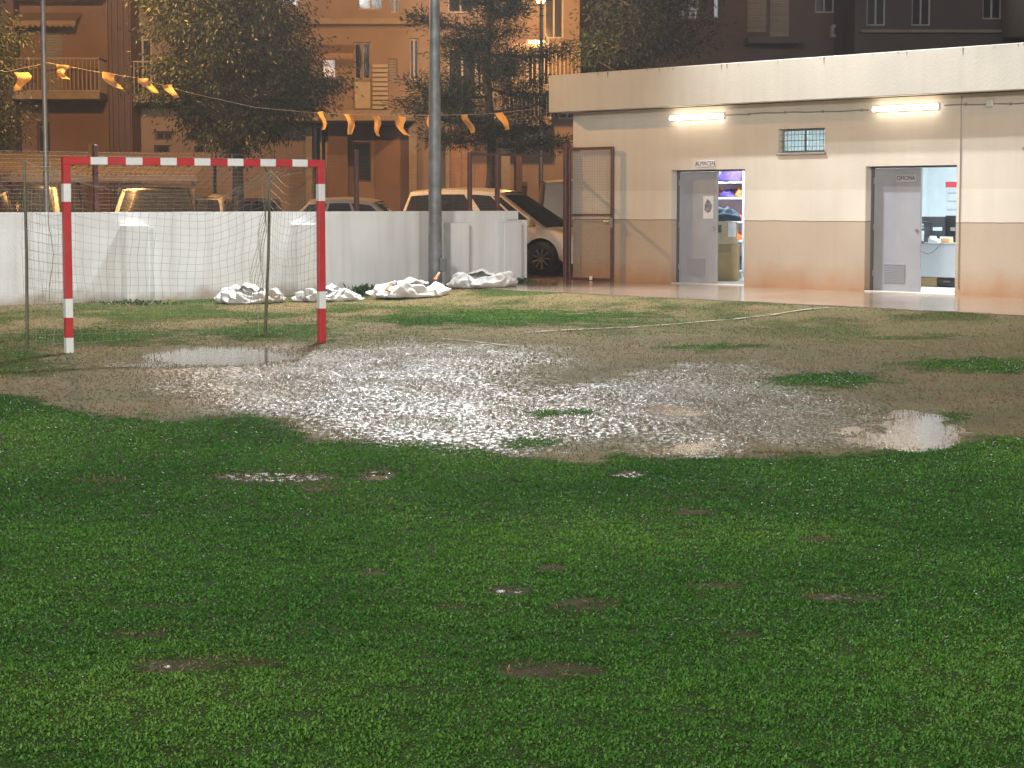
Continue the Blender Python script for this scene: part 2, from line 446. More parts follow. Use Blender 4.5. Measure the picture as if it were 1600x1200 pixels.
# ---- turf blades
GRASS = leaf_mat('grass_blade', (.026, .092, .013), (.054, .157, .022), (.115, .222, .035), rough=.45, spec=.14, transl=.45)
STRAW = leaf_mat('wet_straw', (.10, .075, .035), (.17, .12, .06), (.26, .2, .11), rough=.34, spec=.5, transl=.15)
def scatter(y0, y1, dens, margin=1.1):
    wmax = .2425 * y1 + margin
    n = int(dens * (y1 - y0) * 2 * wmax)
    x = RNG.uniform(-wmax, wmax, n); y = RNG.uniform(y0, y1, n)
    k = np.abs(x) < .2425 * y + margin
    return x[k], y[k]
P_, N_, L_, W_, T_ = [], [], [], [], []
for y0, y1, dens, ln, wd in ((4.6, 7.5, 18500, .0155, .0037), (7.5, 10.5, 12500, .017, .0042), (10.5, 14, 6800, .0185, .0049), (14, 18, 3500, .022, .0062),
                            (18, 26, 1500, .026, .0075), (26, 37, 1200, .025, .0085)):
    x, y = scatter(y0, y1, dens, 1.1 if y0 < 14 else .6)
    tf, wt, ho = cover(x, y)
    s, q = club(x, y)
    clump = fbm(x * 14, y * 14, 2, 91)
    keep = (RNG.random(len(x)) < np.clip(tf * 1.15 - .04, 0, 1)) & (q > 3.3) & (RNG.random(len(x)) < .5 + 1.0 * clump)
    wl = (x + 7.93) * .643 - (y - 32.7) * .766            # in front of the white wall
    keep &= (wl > .05) & (ho < .008)
    x, y, tf, clump = x[keep], y[keep], tf[keep], clump[keep]
    z = ground_h(x, y) - .004
    n = len(x)
    az = RNG.uniform(0, 2 * np.pi, n); le = np.clip(np.abs(RNG.normal(0, .6, n)) + .25, 0, 1.3)
    le = np.where(RNG.random(n) < .4, RNG.uniform(.6, 1.4, n), le)
    P_.append(np.stack([x, y, z], 1)); N_.append(np.stack([np.sin(le) * np.cos(az), np.sin(le) * np.sin(az), np.cos(le)], 1))
    sc = RNG.uniform(.6, 1.35, n) * (.55 + .75 * clump) * (.55 + .45 * tf)
    L_.append(ln * sc); W_.append(wd * RNG.uniform(.7, 1.3, n))
    big = fbm(x * .9, y * .6, 3, 61)
    T_.append(np.clip(.5 + RNG.normal(0, .2, n) + (big - .5) * 1.1 - .1 * (1 - tf), 0, 1))
P_, N_ = np.concatenate(P_), np.concatenate(N_); L_, W_, T_ = np.concatenate(L_), np.concatenate(W_), np.concatenate(T_)
az = np.arctan2(N_[:, 1], N_[:, 0]) + RNG.normal(1.57, .5, len(P_))
grass = leaves_mesh('grass', P_, N_, L_, W_, T_, GRASS, T=np.stack([np.cos(az), np.sin(az), RNG.normal(0, .3, len(P_))], 1))
tag(grass, 'short wet green turf in front of the muddy goal area', 'grass', kind='stuff')
# ---- flattened straw on the bare ground: soaked where water stands, dull elsewhere
DULL = leaf_mat('dull_straw', (.12, .085, .042), (.175, .125, .062), (.25, .19, .095), rough=.8, spec=.15, transl=.4)
def straw_mesh(name, label, m, bands, soaked):
    P_, N_, L_, W_, T_ = [], [], [], [], []
    for y0, y1, dens, ln, wd in bands:
        x, y = scatter(y0, y1, dens, .6)
        tf, wt, ho = cover(x, y)
        s, q = club(x, y)
        wl = (x + 7.93) * .643 - (y - 32.7) * .766
        keep = (tf < .6) & (q > 3.4) & (wl > .05) & (ho < .026)
        if soaked: keep &= (RNG.random(len(x)) < smooth(.25, 1.1, wt)) & (RNG.random(len(x)) < .1 + 1.3 * smooth(.35, .65, fbm(x * 2.5, y * 1.6, 4, 13)))
        else: keep &= (RNG.random(len(x)) < .2 + .9 * fbm(x * 4, y * 3, 3, 19)) & (wt < .6)
        x, y, ho = x[keep], y[keep], ho[keep]; n = len(x)
        z = ground_h(x, y, ho) + .002
        az = RNG.uniform(0, 2 * np.pi, n); le = np.clip(RNG.normal(1.05, .35, n), .1, 1.5)
        P_.append(np.stack([x, y, z], 1)); N_.append(np.stack([np.sin(le) * np.cos(az), np.sin(le) * np.sin(az), np.cos(le)], 1))
        L_.append(ln * RNG.uniform(.5, 1.3, n)); W_.append(wd * RNG.uniform(.6, 1.3, n)); T_.append(np.clip(RNG.normal(.45, .25, n), 0, 1))
    P_, N_ = np.concatenate(P_), np.concatenate(N_); L_, W_, T_ = np.concatenate(L_), np.concatenate(W_), np.concatenate(T_)
    az = np.arctan2(N_[:, 1], N_[:, 0]) + 1.57
    o = leaves_mesh(name, P_, N_, L_, W_, T_, m, T=np.stack([np.cos(az), np.sin(az), RNG.normal(0, .35, len(P_))], 1))
    tag(o, label, 'straw', kind='stuff')
straw_mesh('soaked_straw', 'flattened soaked straw glinting where water stands on the mud', STRAW, ((11, 17, 5200, .019, .0021), (17, 25, 3800, .021, .0027)), True)
straw_mesh('dull_straw', 'flattened dull brown straw lying on the bare ground', DULL, ((4.6, 11, 900, .028, .003), (11, 17, 1100, .03, .0035), (17, 25, 800, .03, .0045), (25, 37, 350, .03, .006)), False)

# ---- pools of rain water
def water_material():
    m = mat('muddy_water', (.22, .18, .14), .05, var=.1, vscale=3, bump=.15, bscale=16, spec=.5)
    m.node_tree.nodes['Principled BSDF'].inputs['IOR'].default_value = 1.33
    return m
WATER = water_material()
for e in POOL:
    c = ground_at(e[0], e[1]); vs = []
    n = 40
    for k in range(n):
        t = 2 * math.pi * k / n
        g = ground_at(e[0] + 1.22 * e[2] * math.cos(t), e[1] + 1.22 * e[3] * math.sin(t), -.010)
        vs.append((g.x - c.x, g.y - c.y, 0))
    o = MB().add(vs, [tuple(range(n))[::-1]]).build('puddle', WATER, off=(c.x, c.y, -.010 if e[4] > .03 else -.0075))
    tag(o, kind='structure')

# ---- worn chalk lines
def chalk_mat():
    m = bpy.data.materials.new('worn_chalk'); m.use_nodes = True
    t = m.node_tree; b = t.nodes['Principled BSDF']; b.inputs['Base Color'].default_value = (.31, .29, .20, 1); b.inputs['Roughness'].default_value = .7
    tc = t.nodes.new('ShaderNodeTexCoord'); n = t.nodes.new('ShaderNodeTexNoise'); n.inputs['Scale'].default_value = 5; n.inputs['Detail'].default_value = 8
    t.links.new(tc.outputs['Object'], n.inputs['Vector'])
    r = t.nodes.new('ShaderNodeMapRange'); r.inputs[1].default_value = .32; r.inputs[2].default_value = .58
    t.links.new(n.outputs[0], r.inputs[0])
    tr = t.nodes.new('ShaderNodeBsdfTransparent'); ms = t.nodes.new('ShaderNodeMixShader')
    t.links.new(r.outputs[0], ms.inputs[0]); t.links.new(tr.outputs[0], ms.inputs[1]); t.links.new(b.outputs[0], ms.inputs[2])
    t.links.new(ms.outputs[0], t.nodes['Material Output'].inputs[0])
    return m
CHALK = chalk_mat()
def chalk(pts, wid):
    ps = []
    for a, b in zip(pts[:-1], pts[1:]):
        a, b = ground_at(*a), ground_at(*b); k = max(2, int((b - a).length / .1))
        ps += [a.lerp(b, i / k) for i in range(k)]
    ps.append(ground_at(*pts[-1])); mb = MB(); vs = []
    for i, p in enumerate(ps):
        d = (ps[min(i + 1, len(ps) - 1)] - ps[max(i - 1, 0)]).normalized(); nrm = Vector((-d.y, d.x, 0))
        ww = wid * (.7 + .6 * random.random())
        for s in (-1, 1):
            q = p + nrm * ww * .5 * s
            z = float(ground_h(np.array([q.x]), np.array([q.y]))[0]) + .016
            vs.append((q.x, q.y, z))
    mb.add(vs, [(2 * i, 2 * i + 2, 2 * i + 3, 2 * i + 1) for i in range(len(ps) - 1)])
    tag(mb.build('field_line', CHALK), kind='structure')
chalk([(640, 528), (720, 533), (800, 541)], .045)
chalk([(822, 521), (1000, 511), (1150, 501), (1260, 494), (1370, 490)], .075)

# ---- pavement in front of the clubhouse
def b2w(s, q, z=0.0):                         # clubhouse frame to world
    return Vector((BO[0] + s * BD[0] + q * BD[1], BO[1] + s * BD[1] - q * BD[0], z))
PAVE = mat('wet_concrete', (.27, .205, .15), .14, var=.25, vscale=1.3, bump=.12, bscale=14, dirt=(.17, .11, .07), dirt_amt=.7)
mb = MB(); pts = []
edge = []
S = [-1.15, -.6, 0, .4, .9, 1.5] + [2.2 + .5 * i for i in range(30)]
for s in S:
    qe = 1.15 + 2.3 * float(smooth(-.2, 1.5, np.array(s))) + (mnoise.noise(Vector((s * 1.3, 0, 0))) * .22)
    edge.append(qe)
rows = 5
for s, qe in zip(S, edge):
    q0 = -.05 if s >= 0 else -1.0
    for k in range(rows):
        f = k / (rows - 1)
        pts.append(b2w(s, q0 + (qe - q0) * f, .15 - .035 * f))
    pts.append(b2w(s, qe + .02, -.05))
fs = []
rr = rows + 1
for i in range(len(S) - 1):
    for k in range(rr - 1): fs.append((i * rr + k, i * rr + k + 1, (i + 1) * rr + k + 1, (i + 1) * rr + k))
tag(mb.add(pts, fs).build('pavement', PAVE), kind='structure')

# ---- street behind the wall
STREET = mat('wet_asphalt', (.055, .05, .045), .3, var=.25, vscale=2, bump=.15, bscale=60)
WD = (math.cos(R(40)), math.sin(R(40)))
W0 = Vector((-7.93, 32.70, 0))
def w2w(t, b, z=0.0):
    return Vector((W0.x + t * WD[0] - b * WD[1], W0.y + t * WD[1] + b * WD[0], z))
mb = MB().add([w2w(-40, .35, .1), w2w(12.9, .35, .1), w2w(12.9, .9, .1), w2w(80, .9, .1), w2w(80, 60, .1), w2w(-40, 60, .1)], [(0, 1, 2, 3, 4, 5)])
tag(mb.build('street', STREET), kind='structure')

# ================================================================== WHITE PERIMETER WALL
def wall_paint(name, col, grime, z0=0.0, z1=.35, streak=.12, bump=.15):
    """painted masonry: paint colour, soil splashed along the foot, faint run-off streaks"""
    m = bpy.data.materials.new(name); m.use_nodes = True
    t = m.node_tree; b = t.nodes['Principled BSDF']; N = t.nodes.new; Lk = t.links.new
    b.inputs['Roughness'].default_value = .62
    tc = N('ShaderNodeTexCoord'); sp = N('ShaderNodeSeparateXYZ'); Lk(tc.outputs['Object'], sp.inputs[0])
    n1 = N('ShaderNodeTexNoise'); n1.inputs['Scale'].default_value = 2.3; n1.inputs['Detail'].default_value = 7; Lk(tc.outputs['Object'], n1.inputs['Vector'])
    mp = N('ShaderNodeMapping'); mp.inputs['Scale'].default_value = (5, 5, .35); Lk(tc.outputs['Object'], mp.inputs[0])
    n2 = N('ShaderNodeTexNoise'); n2.inputs['Scale'].default_value = 1.2; n2.inputs['Detail'].default_value = 5; Lk(mp.outputs[0], n2.inputs['Vector'])
    ad = N('ShaderNodeMath'); ad.operation = 'MULTIPLY_ADD'; Lk(n1.outputs[0], ad.inputs[0]); ad.inputs[1].default_value = -.5; Lk(sp.outputs[2], ad.inputs[2])
    r = N('ShaderNodeMapRange'); r.inputs[1].default_value = z0 - .25; r.inputs[2].default_value = z1 - .25; r.inputs[3].default_value = .8; r.inputs[4].default_value = 0
    Lk(ad.outputs[0], r.inputs[0])
    r2 = N('ShaderNodeMapRange'); r2.inputs[1].default_value = .45; r2.inputs[2].default_value = .75; r2.inputs[4].default_value = streak; Lk(n2.outputs[0], r2.inputs[0])
    m1 = N('ShaderNodeMix'); m1.data_type = 'RGBA'; Lk(r2.outputs[0], m1.inputs[0]); m1.inputs[7].default_value = (*grime, 1)
    if isinstance(col, tuple): m1.inputs[6].default_value = (*col, 1)
    else:                                     # paint bands by height: [(z, colour), ...]
        cr = N('ShaderNodeValToRGB'); cr.color_ramp.interpolation = 'CONSTANT'
        r3 = N('ShaderNodeMapRange'); r3.inputs[2].default_value = 4.0
        wb = N('ShaderNodeMath'); wb.operation = 'MULTIPLY_ADD'; Lk(n1.outputs[0], wb.inputs[0]); wb.inputs[1].default_value = .03; Lk(sp.outputs[2], wb.inputs[2])
        Lk(wb.outputs[0], r3.inputs[0]); Lk(r3.outputs[0], cr.inputs[0])
        for i, (z, c) in enumerate(col):
            e = cr.color_ramp.elements[0] if i == 0 else (cr.color_ramp.elements[1] if i == 1 else cr.color_ramp.elements.new(z / 4))
            e.position = z / 4; e.color = (*c, 1)
        Lk(cr.outputs[0], m1.inputs[6])
    m2 = N('ShaderNodeMix'); m2.data_type = 'RGBA'; Lk(r.outputs[0], m2.inputs[0]); Lk(m1.outputs[2], m2.inputs[6]); m2.inputs[7].default_value = (*grime, 1)
    n4 = N('ShaderNodeTexNoise'); n4.inputs['Scale'].default_value = .9; n4.inputs['Detail'].default_value = 6; Lk(tc.outputs['Object'], n4.inputs['Vector'])
    r4 = N('ShaderNodeMapRange'); r4.inputs[1].default_value = .3; r4.inputs[2].default_value = .7; r4.inputs[3].default_value = .9; r4.inputs[4].default_value = 1.05; Lk(n4.outputs[0], r4.inputs[0])
    m3 = N('ShaderNodeMix'); m3.data_type = 'RGBA'; m3.blend_type = 'MULTIPLY'; m3.inputs[0].default_value = 1; Lk(m2.outputs[2], m3.inputs[6]); Lk(r4.outputs[0], m3.inputs[7])
    Lk(m3.outputs[2], b.inputs['Base Color'])
    n3 = N('ShaderNodeTexNoise'); n3.inputs['Scale'].default_value = 25; n3.inputs['Detail'].default_value = 4; Lk(tc.outputs['Object'], n3.inputs['Vector'])
    bp = N('ShaderNodeBump'); bp.inputs['Strength'].default_value = bump; bp.inputs['Distance'].default_value = .02; Lk(n3.outputs[0], bp.inputs['Height']); Lk(bp.outputs[0], b.inputs['Normal'])
    return m
WHITEWALL = wall_paint('whitewashed_masonry', (.79, .795, .80), (.33, .25, .18), 0, .2, .22)
wall = thing('perimeter_wall', 'long low whitewashed wall with pilasters behind the goal', 'wall', W0, R(40))
def wavy_slab(x0, x1, y0, y1, z0, z1, step=.25, amp=.006):
    """rendered wall: front face slightly uneven, top edge not ruler straight"""
    mb = MB(); n = max(2, int((x1 - x0) / step)); m_ = 6; vs = []; fs = []
    for i in range(n + 1):
        x = x0 + (x1 - x0) * i / n
        zt = z1 + mnoise.noise(Vector((x * .9, 3, 0))) * .006
        for k in range(m_ + 1):
            z = z0 + (zt - z0) * k / m_
            vs.append((x, y0 + mnoise.noise(Vector((x * 1.7, z * 2, 7))) * amp, z))
        vs.append((x, y1, zt)); vs.append((x, y1, z0))
    q = m_ + 3
    for i in range(n):
        for k in range(q - 1): fs.append((i * q + k, (i + 1) * q + k, (i + 1) * q + k + 1, i * q + k + 1))
    fs.append(tuple(range(q))[::-1]); fs.append(tuple(range(n * q, n * q + q)))
    return mb.add(vs, fs)
wavy_slab(-7.5, 10.45, 0, .24, -.1, 1.44).build('wall_panel', WHITEWALL, wall)
wavy_slab(10.452, 10.70, -.02, .24, -.1, 1.27).build('end_pier', WHITEWALL, wall)
for t in (-4.0, -.9, 2.12, 5.42, 8.75, 10.0):
    MB().bbox((t, -.2, -.1), (t + .42, .004, 1.235), .012).build('pilaster', WHITEWALL, wall)
MB().box((10.2, -.005, 1.28), (10.452, -.06, 1.436)).build('coping_block', WHITEWALL, wall)

# ---- mesh fence that stands behind the wall
RUST = mat('maroon_painted_steel', (.085, .03, .028), .45, var=.3, vscale=9, bump=.1)
WIRE = mat('galvanised_wire', (.13, .10, .085), .5, .3, var=.2)
fence = thing('mesh_fence', 'maroon post and wire mesh fence rising behind the white wall', 'fence', w2w(0, .34), R(40))
for px in (-2.2, 1.88, 7.05, 9.62, 10.28):
    MB().bbox((px - .035, -.035, 0), (px + .035, .035, 2.52), .006).build('post', RUST, fence)
MB().bbox((9.66, -.02, 2.46), (11.62, .02, 2.505), .005).build('top_rail', RUST, fence)
mb = MB()
for i in range(int(18 / .06)):
    x = -7.0 + i * .06
    if x < 10.45: mb.wire([(x, .004, 1.3), (x, .004, 2.42)], .0012)
for k in range(19): mb.wire([(-7, -.004, 1.32 + k * .06), (10.3, -.004, 1.32 + k * .06)], .0012)
tag(mb.build('wire_mesh', WIRE, fence), kind='stuff')

# ---- gate, swung open against the clubhouse front
gp = b2w(-.02, .085)
gate = thing('mesh_gate', 'maroon steel gate with wire mesh standing open against clubhouse wall', 'gate', (gp.x, gp.y, .12), R(-50))
MB().bbox((-.12, -.05, -.1), (-.03, .05, 2.58), .008).build('gate_post', RUST, gate)
for a, b in (((0, -.025, .03), (.05, .025, 2.5)), ((1.17, -.025, .03), (1.225, .025, 2.5))): MB().bbox(a, b, .006).build('stile', RUST, gate)
for z in (.03, 1.235, 2.45): MB().bbox((.052, -.022, z), (1.168, .022, z + (.05 if z != 1.235 else .03)), .006).build('rail', RUST, gate)
mb = MB()
for i in range(1, 24): mb.wire([(.05 + i * .0468, .004, .06), (.05 + i * .0468, .004, 2.47)], .0022)
for k in range(1, 51): mb.wire([(.04, -.003, .05 + k * .0475), (1.18, -.003, .05 + k * .0475)], .0022)
tag(mb.build('wire_mesh', WIRE, gate), kind='stuff')
hd = MB().tube([(1.19, -.02, 1.13), (1.19, -.08, 1.13), (1.06, -.08, 1.13)], .012, 8).box((1.165, -.036, 1.02), (1.24, -.026, 1.2)).build('latch_handle', mat('worn_steel', (.45, .43, .4), .35, .8), gate)
MB().box((.62, -.04, .04), (.69, -.026, .11)).build('tag_plate', mat('white_tag', (.75, .75, .72), .5), gate)

# ================================================================== CLUBHOUSE
CREAM, LIGHT, TAN = (.60, .535, .45), (.66, .60, .51), (.465, .375, .285)
FACADE = wall_paint('banded_facade_paint', [(0, TAN), (1.13, (.21, .15, .11)), (1.15, LIGHT), (1.66, CREAM)], (.40, .19, .08), -.02, .46, .10, .12)
SOFFIT = wall_paint('fascia_paint', (.52, .475, .40), (.22, .2, .17), -9, -8, .12)
INSIDE = mat('white_room_paint', (.72, .76, .78), .6, var=.05)
club_o = thing('clubhouse', 'low cream and tan clubhouse with flat roof and two grey doors', 'building', (BO[0], BO[1], .15), R(-50))
D1, D2 = (2.64, 4.45, -.02, 2.02), (7.15, 8.99, -.02, 2.03)
WIN1, WIN2 = (5.22, 6.26, 2.28, 2.68), (10.26, 11.3, 2.28, 2.68)
LEN, DEP = 15.0, 4.6
wall_open(0, LEN, -.2, 3.12, 0, .25, [D1, D2, WIN1, WIN2]).build('front_wall', FACADE, club_o)
MB().box((0, .252, -.2), (.2, DEP, 3.12)).build('side_wall', FACADE, club_o)
MB().box((LEN - .2, .252, -.2), (LEN, DEP, 3.12)).build('side_wall', FACADE, club_o)
MB().box((.202, DEP - .2, -.2), (LEN - .202, DEP, 3.12)).build('back_wall', FACADE, club_o)
o = .33
MB().bbox((-o, -o, 3.125), (LEN + o, -o + .16, 3.82), .012).build('fascia', SOFFIT, club_o)
MB().bbox((-o, -o + .162, 3.125), (-o + .16, DEP + o, 3.818), .012).build('fascia', SOFFIT, club_o)
MB().bbox((-o + .162, DEP + o - .16, 3.125), (LEN + o, DEP + o, 3.818), .012).build('fascia', SOFFIT, club_o)
MB().box((-o + .16, -o + .162, 3.14), (LEN + o, DEP + o - .162, 3.4)).build('roof', SOFFIT, club_o)
# rain stains under the roof edge
mb = MB()
for i in range(26):
    x = random.uniform(-.2, 12); hh = random.uniform(.03, .16); ww = random.uniform(.008, .03)
    mb.add([(x, -o - .002, 3.806), (x + ww, -o - .002, 3.806), (x + ww * .6, -o - .002, 3.806 - hh)], [(0, 2, 1)])
tag(mb.build('rain_stain', mat('dark_lichen', (.10, .095, .08), .9), club_o), kind='stuff')
# rooms behind the doors
for x0, x1 in ((.21, 4.8), (4.92, 14.7)):
    MB().box((x0, .26, -.12), (x1, 4.35, .012)).build('room_floor', mat('room_floor_tile', (.5, .46, .42), .25, var=.1), club_o)
MB().box((4.8, .255, 0.014), (4.92, 4.35, 2.88)).build('partition', INSIDE, club_o)
wall_open(.21, 14.7, .014, 2.88, 4.33, 4.38, []).build('room_back', INSIDE, club_o)
MB().box((.205, .255, .014), (.225, 4.33, 2.88)).build('room_side', INSIDE, club_o)
MB().box((.21, .255, 2.89), (14.7, 4.36, 2.95)).build('room_ceiling', INSIDE, club_o)
STEEL = mat('grey_door_paint', (.33, .33, .36), .42, var=.08, vscale=3, bump=.04, bscale=8)
DARK = mat('dark_door_frame', (.10, .115, .13), .5)  # even dark grey for the door frames
METAL = MATS['worn_steel']
for (x0, x1, z0, z1), split, lab in ((D1, 3.64, 'grey steel leaf with a paper poster'), (D2, 8.17, 'grey steel leaf with a name plate')):
    fr = MB(); fr.box((x0, .14, 0), (x0 + .05, .2, z1 - .03)); fr.box((x1 - .05, .14, 0), (x1, .2, z1 - .03)); fr.box((x0, .14, z1 - .03), (x1, .2, z1))
    fr.build('door_frame', DARK, club_o)
    d = MB().bbox((x0 + .055, .15, .01), (split, .19, z1 - .035), .006).build('door', STEEL, club_o); d['label'] = lab
    mb = MB()
    for k in range(8):
        z = .16 + k * .04
        mb.prism([(x0 + .28, z), (x0 + .72, z), (x0 + .72, z + .012), (x0 + .28, z + .02)], .139, .15)
    mb.build('vent', STEEL, d)
    MB().lathe([(.028, .15), (.028, .138), (0, .136)], split - .07, 1.0, 12, 'y').build('lock', METAL, d)
    for z in (.25, 1.0, 1.75): MB().tube([(x0 + .06, .143, z), (x0 + .06, .143, z + .1)], .01, 8).build('hinge', METAL, d)
    # the second leaf stands folded back into the room
    MB().bbox((x1 - .045, .21, .02), (x1 - .005, .21 + (x1 - split) - .06, z1 - .035), .006).build('door', STEEL, club_o)['label'] = 'grey leaf folded back into the room'
    MB().bbox((x0, .0, -.05), (x1, .25, .016), .006).build('threshold', mat('pale_sill', (.5, .45, .38), .45), club_o)
ALU = mat('aluminium_frame', (.32, .35, .34), .35, .5)
GLASS = mat('window_glass', (.85, .92, .9), .02, trans=1.0, var=0)
for x0, x1, z0, z1 in (WIN1, WIN2):
    wn = wall_open(x0, x1, z0, z1, .1, .15, [(x0 + .035, (x0 + x1) / 2 - .02, z0 + .035, z1 - .035), ((x0 + x1) / 2 + .02, x1 - .035, z0 + .035, z1 - .035)]).build('window', ALU, club_o)
    MB().box((x0 + .036, .12, z0 + .036), ((x0 + x1) / 2 - .021, .126, z1 - .036)).build('pane', GLASS, wn)
    MB().box(((x0 + x1) / 2 + .021, .12, z0 + .036), (x1 - .036, .126, z1 - .036)).build('pane', GLASS, wn)
    bars = MB()
    for i in range(1, 13): bars.wire([(x0 + (x1 - x0) * i / 13, .06, z0), (x0 + (x1 - x0) * i / 13, .06, z1)], .004)
    for k in (1, 2, 3): bars.tube([(x0, .052, z0 + .1 * k), (x1, .052, z0 + .1 * k)], .006 if k == 2 else .004, 5)
    bars.build('grille', mat('grille_steel', (.12, .13, .13), .5), wn)
    MB().bbox((x0 - .03, -.03, z0 - .04), (x1 + .03, .12, z0 - .002), .006).build('sill', mat('grey_sill', (.22, .2, .17), .6), wn)
MB().tube([(9.06, -.006, .1), (9.06, -.006, 3.1)], .008, 6).build('wall_joint', mat('joint_filler', (.36, .3, .23), .7), club_o)

def on_club(name, label, cat, s, y, z, group=None):
    q = b2w(s, -y, .15 + z)
    return thing(name, label, cat, q, R(-50), group)
# tube lights over the doors
TUBE = mat('lit_diffuser', (.9, .88, .8), .4, emit=(1.0, .88, .70), estr=11)
BASE = mat('lamp_base', (.55, .53, .48), .5)
for s, lab in ((3.32, 'lit tube lamp above the storeroom door nearer the gate'), (7.99, 'lit tube lamp above the office door by the right edge')):
    l = on_club('tube_lamp', lab, 'lamp', s, 0, 2.9, 'tube lamps on the clubhouse front')
    MB().bbox((-.65, -.035, .0), (.65, -.002, .09), .006).build('base_plate', BASE, l)
    pr = [(-.11, .008), (-.115, .03), (-.095, .075), (-.045, .085), (-.037, .085), (-.037, .005), (-.09, .002)]
    mb = MB(); vs = []; n = len(pr)
    for x in (-.64, -.625, .625, .64):
        k = .8 if abs(x) > .63 else 1
        vs += [(x, -.037 + (y + .037) * k, .045 + (z - .045) * k) for y, z in pr]
    fs = [tuple(range(n)), tuple(range(4 * n - 1, 3 * n - 1, -1))]
    for i in range(3):
        for k in range(n): fs.append((i * n + k, (i + 1) * n + k, (i + 1) * n + (k + 1) % n, i * n + (k + 1) % n))
    mb.add(vs, fs).build('diffuser', TUBE, l)
# conduit between the lamps
cd = on_club('conduit', 'thin sagging cable run clipped along the wall between tube lamps', 'cable', 3.98, 0, 2.9)
path = []
for i in range(61):
    x = i * .14
    if 3.35 < x < 4.67: continue
    path.append((x, -.014, .05 + .012 * math.sin(x * 1.7) + .004 * math.sin(x * 9)))
a = [p for p in path if p[0] < 3.4]; b = [p for p in path if p[0] > 4.6]
CABLE = mat('grey_cable', (.22, .19, .16), .6)
MB().tube(a, .009, 6).build('cable', CABLE, cd); MB().tube(b, .009, 6).build('cable', CABLE, cd)
for p in a[4::6] + b[3::6]: MB().bbox((p[0] - .015, -.03, p[2] - .02), (p[0] + .015, -.002, p[2] + .02), .003).build('clip', CABLE, cd)
MB().bbox((5.58, -.05, .0), (5.70, -.002, .12), .008).build('junction_box', BASE, cd)
# signs
PLATE = mat('white_plate', (.66, .65, .66), .4, var=.04); INK = mat('dark_ink', (.03, .03, .035), .6)
sg = on_club('door_sign', 'small white plate lettered ALMACEN above the storeroom door', 'sign', 3.5, 0, 2.125)
MB().bbox((-.21, -.012, -.055), (.21, -.002, .055), .003).build('plate', PLATE, sg)
text('ALMACEN', .105, INK, sg, (0, -.0135, .0))
sg = on_club('paper_notice', 'faded paper strip taped under the storeroom plate', 'notice', 3.5, 0, 2.04)
MB().bbox((-.22, -.006, -.014), (.24, -.002, .018), .001).build('sheet', mat('pinkish_paper', (.55, .47, .43), .7), sg)
sg = on_club('door_sign', 'pale plate lettered OFICINA on the grey office door', 'sign', 7.87, .15, 1.835)
MB().bbox((-.2, -.012, -.06), (.2, -.002, .06), .003).build('plate', mat('dull_plate', (.40, .42, .45), .4), sg)
text('OFICINA', .095, INK, sg, (0, -.0135, 0))
ps = on_club('door_poster', 'white paper poster with dark picture on the storeroom door', 'poster', 3.43, .15, 1.36)
MB().box((-.13, -.004, -.2), (.12, -.001, .2)).build('sheet', mat('poster_paper', (.6, .6, .58), .6), ps)
mb = MB()
mb.add([(-.1, -.0052, -.05), (-.02, -.0052, -.1), (.06, -.0052, -.07), (.1, -.0052, .02), (.05, -.0052, .1), (-.03, -.0052, .15), (-.08, -.0052, .06)], [(0, 1, 2, 3, 4, 5, 6)])
mb.build('printed_picture', mat('poster_ink', (.2, .21, .23), .6, var=.8, vscale=14), ps)

# ---- inside: lamps
for s, lab in ((2.3, 'lit ceiling lamp inside the storeroom'), (8.2, 'lit ceiling lamp inside the office')):
    l = on_club('ceiling_lamp', lab, 'lamp', s, 2.0, 2.8)
    MB().bbox((-.6, -.15, 0), (.6, .15, .05), .01).build('diffuser', mat('lit_panel_%d' % s, (.9, .9, .9), .4, emit=(.76, .92, 1.0), estr=130 if s < 5 else 310), l)
    MB().bbox((-.62, -.17, .052), (.62, .17, .085), .005).build('housing', BASE, l)

def lump(rx, ry, rz, seed, m, name, parent=None, nu=26, nv=12, amp=.25):
    mb = MB(); vs = []; fs = []
    for j in range(nv + 1):
        ph = math.pi / 2 * j / nv
        for i in range(nu):
            th = 2 * math.pi * i / nu
            p = Vector((math.cos(th) * math.cos(ph), math.sin(th) * math.cos(ph), math.sin(ph)))
            d = 1 + amp * (1 - 2 * abs(mnoise.noise(p * 2.2 + Vector((seed * 7.1, 0, 0))))) - amp * .5 + amp * .4 * mnoise.noise(p * 6 + Vector((0, seed, 0)))
            vs.append((p.x * rx * d, p.y * ry * d, max(0, p.z * rz * d)))
    for j in range(nv):
        for i in range(nu): fs.append((j * nu + i, j * nu + (i + 1) % nu, (j + 1) * nu + (i + 1) % nu, (j + 1) * nu + i))
    fs.append(tuple(range(nu))[::-1])
    return mb.add(vs, fs).build(name, m, parent, True)
# storeroom shelving
WHITEM = mat('white_shelf_metal', (.75, .77, .8), .35, var=.04)
sh = on_club('shelf_unit', 'white metal shelving with sports clothes inside the storeroom', 'shelf', .78, 2.45, .013)
for x in (0, 1.26):
    for y in (0, .42): MB().bbox((x, y, 0), (x + .045, y + .045, 2.12), .004).build('upright', WHITEM, sh)
LEV = (.12, .68, 1.04, 1.49, 1.79)
for z in LEV: MB().bbox((.0, -.004, z), (1.305, .47, z + .04), .005).build('shelf', WHITEM, sh)
MB().box((.045, .455, .1), (1.26, .466, 1.79)).build('back_panel', mat('mauve_panel', (.5, .33, .38), .6), sh)
PURP = mat('purple_cloth', (.10, .055, .28), .85, var=.3, bump=.3); ORAN = mat('orange_cloth', (.85, .18, .045), .8, var=.2, bump=.3)
NAVY = mat('navy_cloth', (.03, .045, .075), .8, var=.3, bump=.3); PINK = mat('red_cloth', (.75, .12, .1), .8, var=.2, bump=.3)
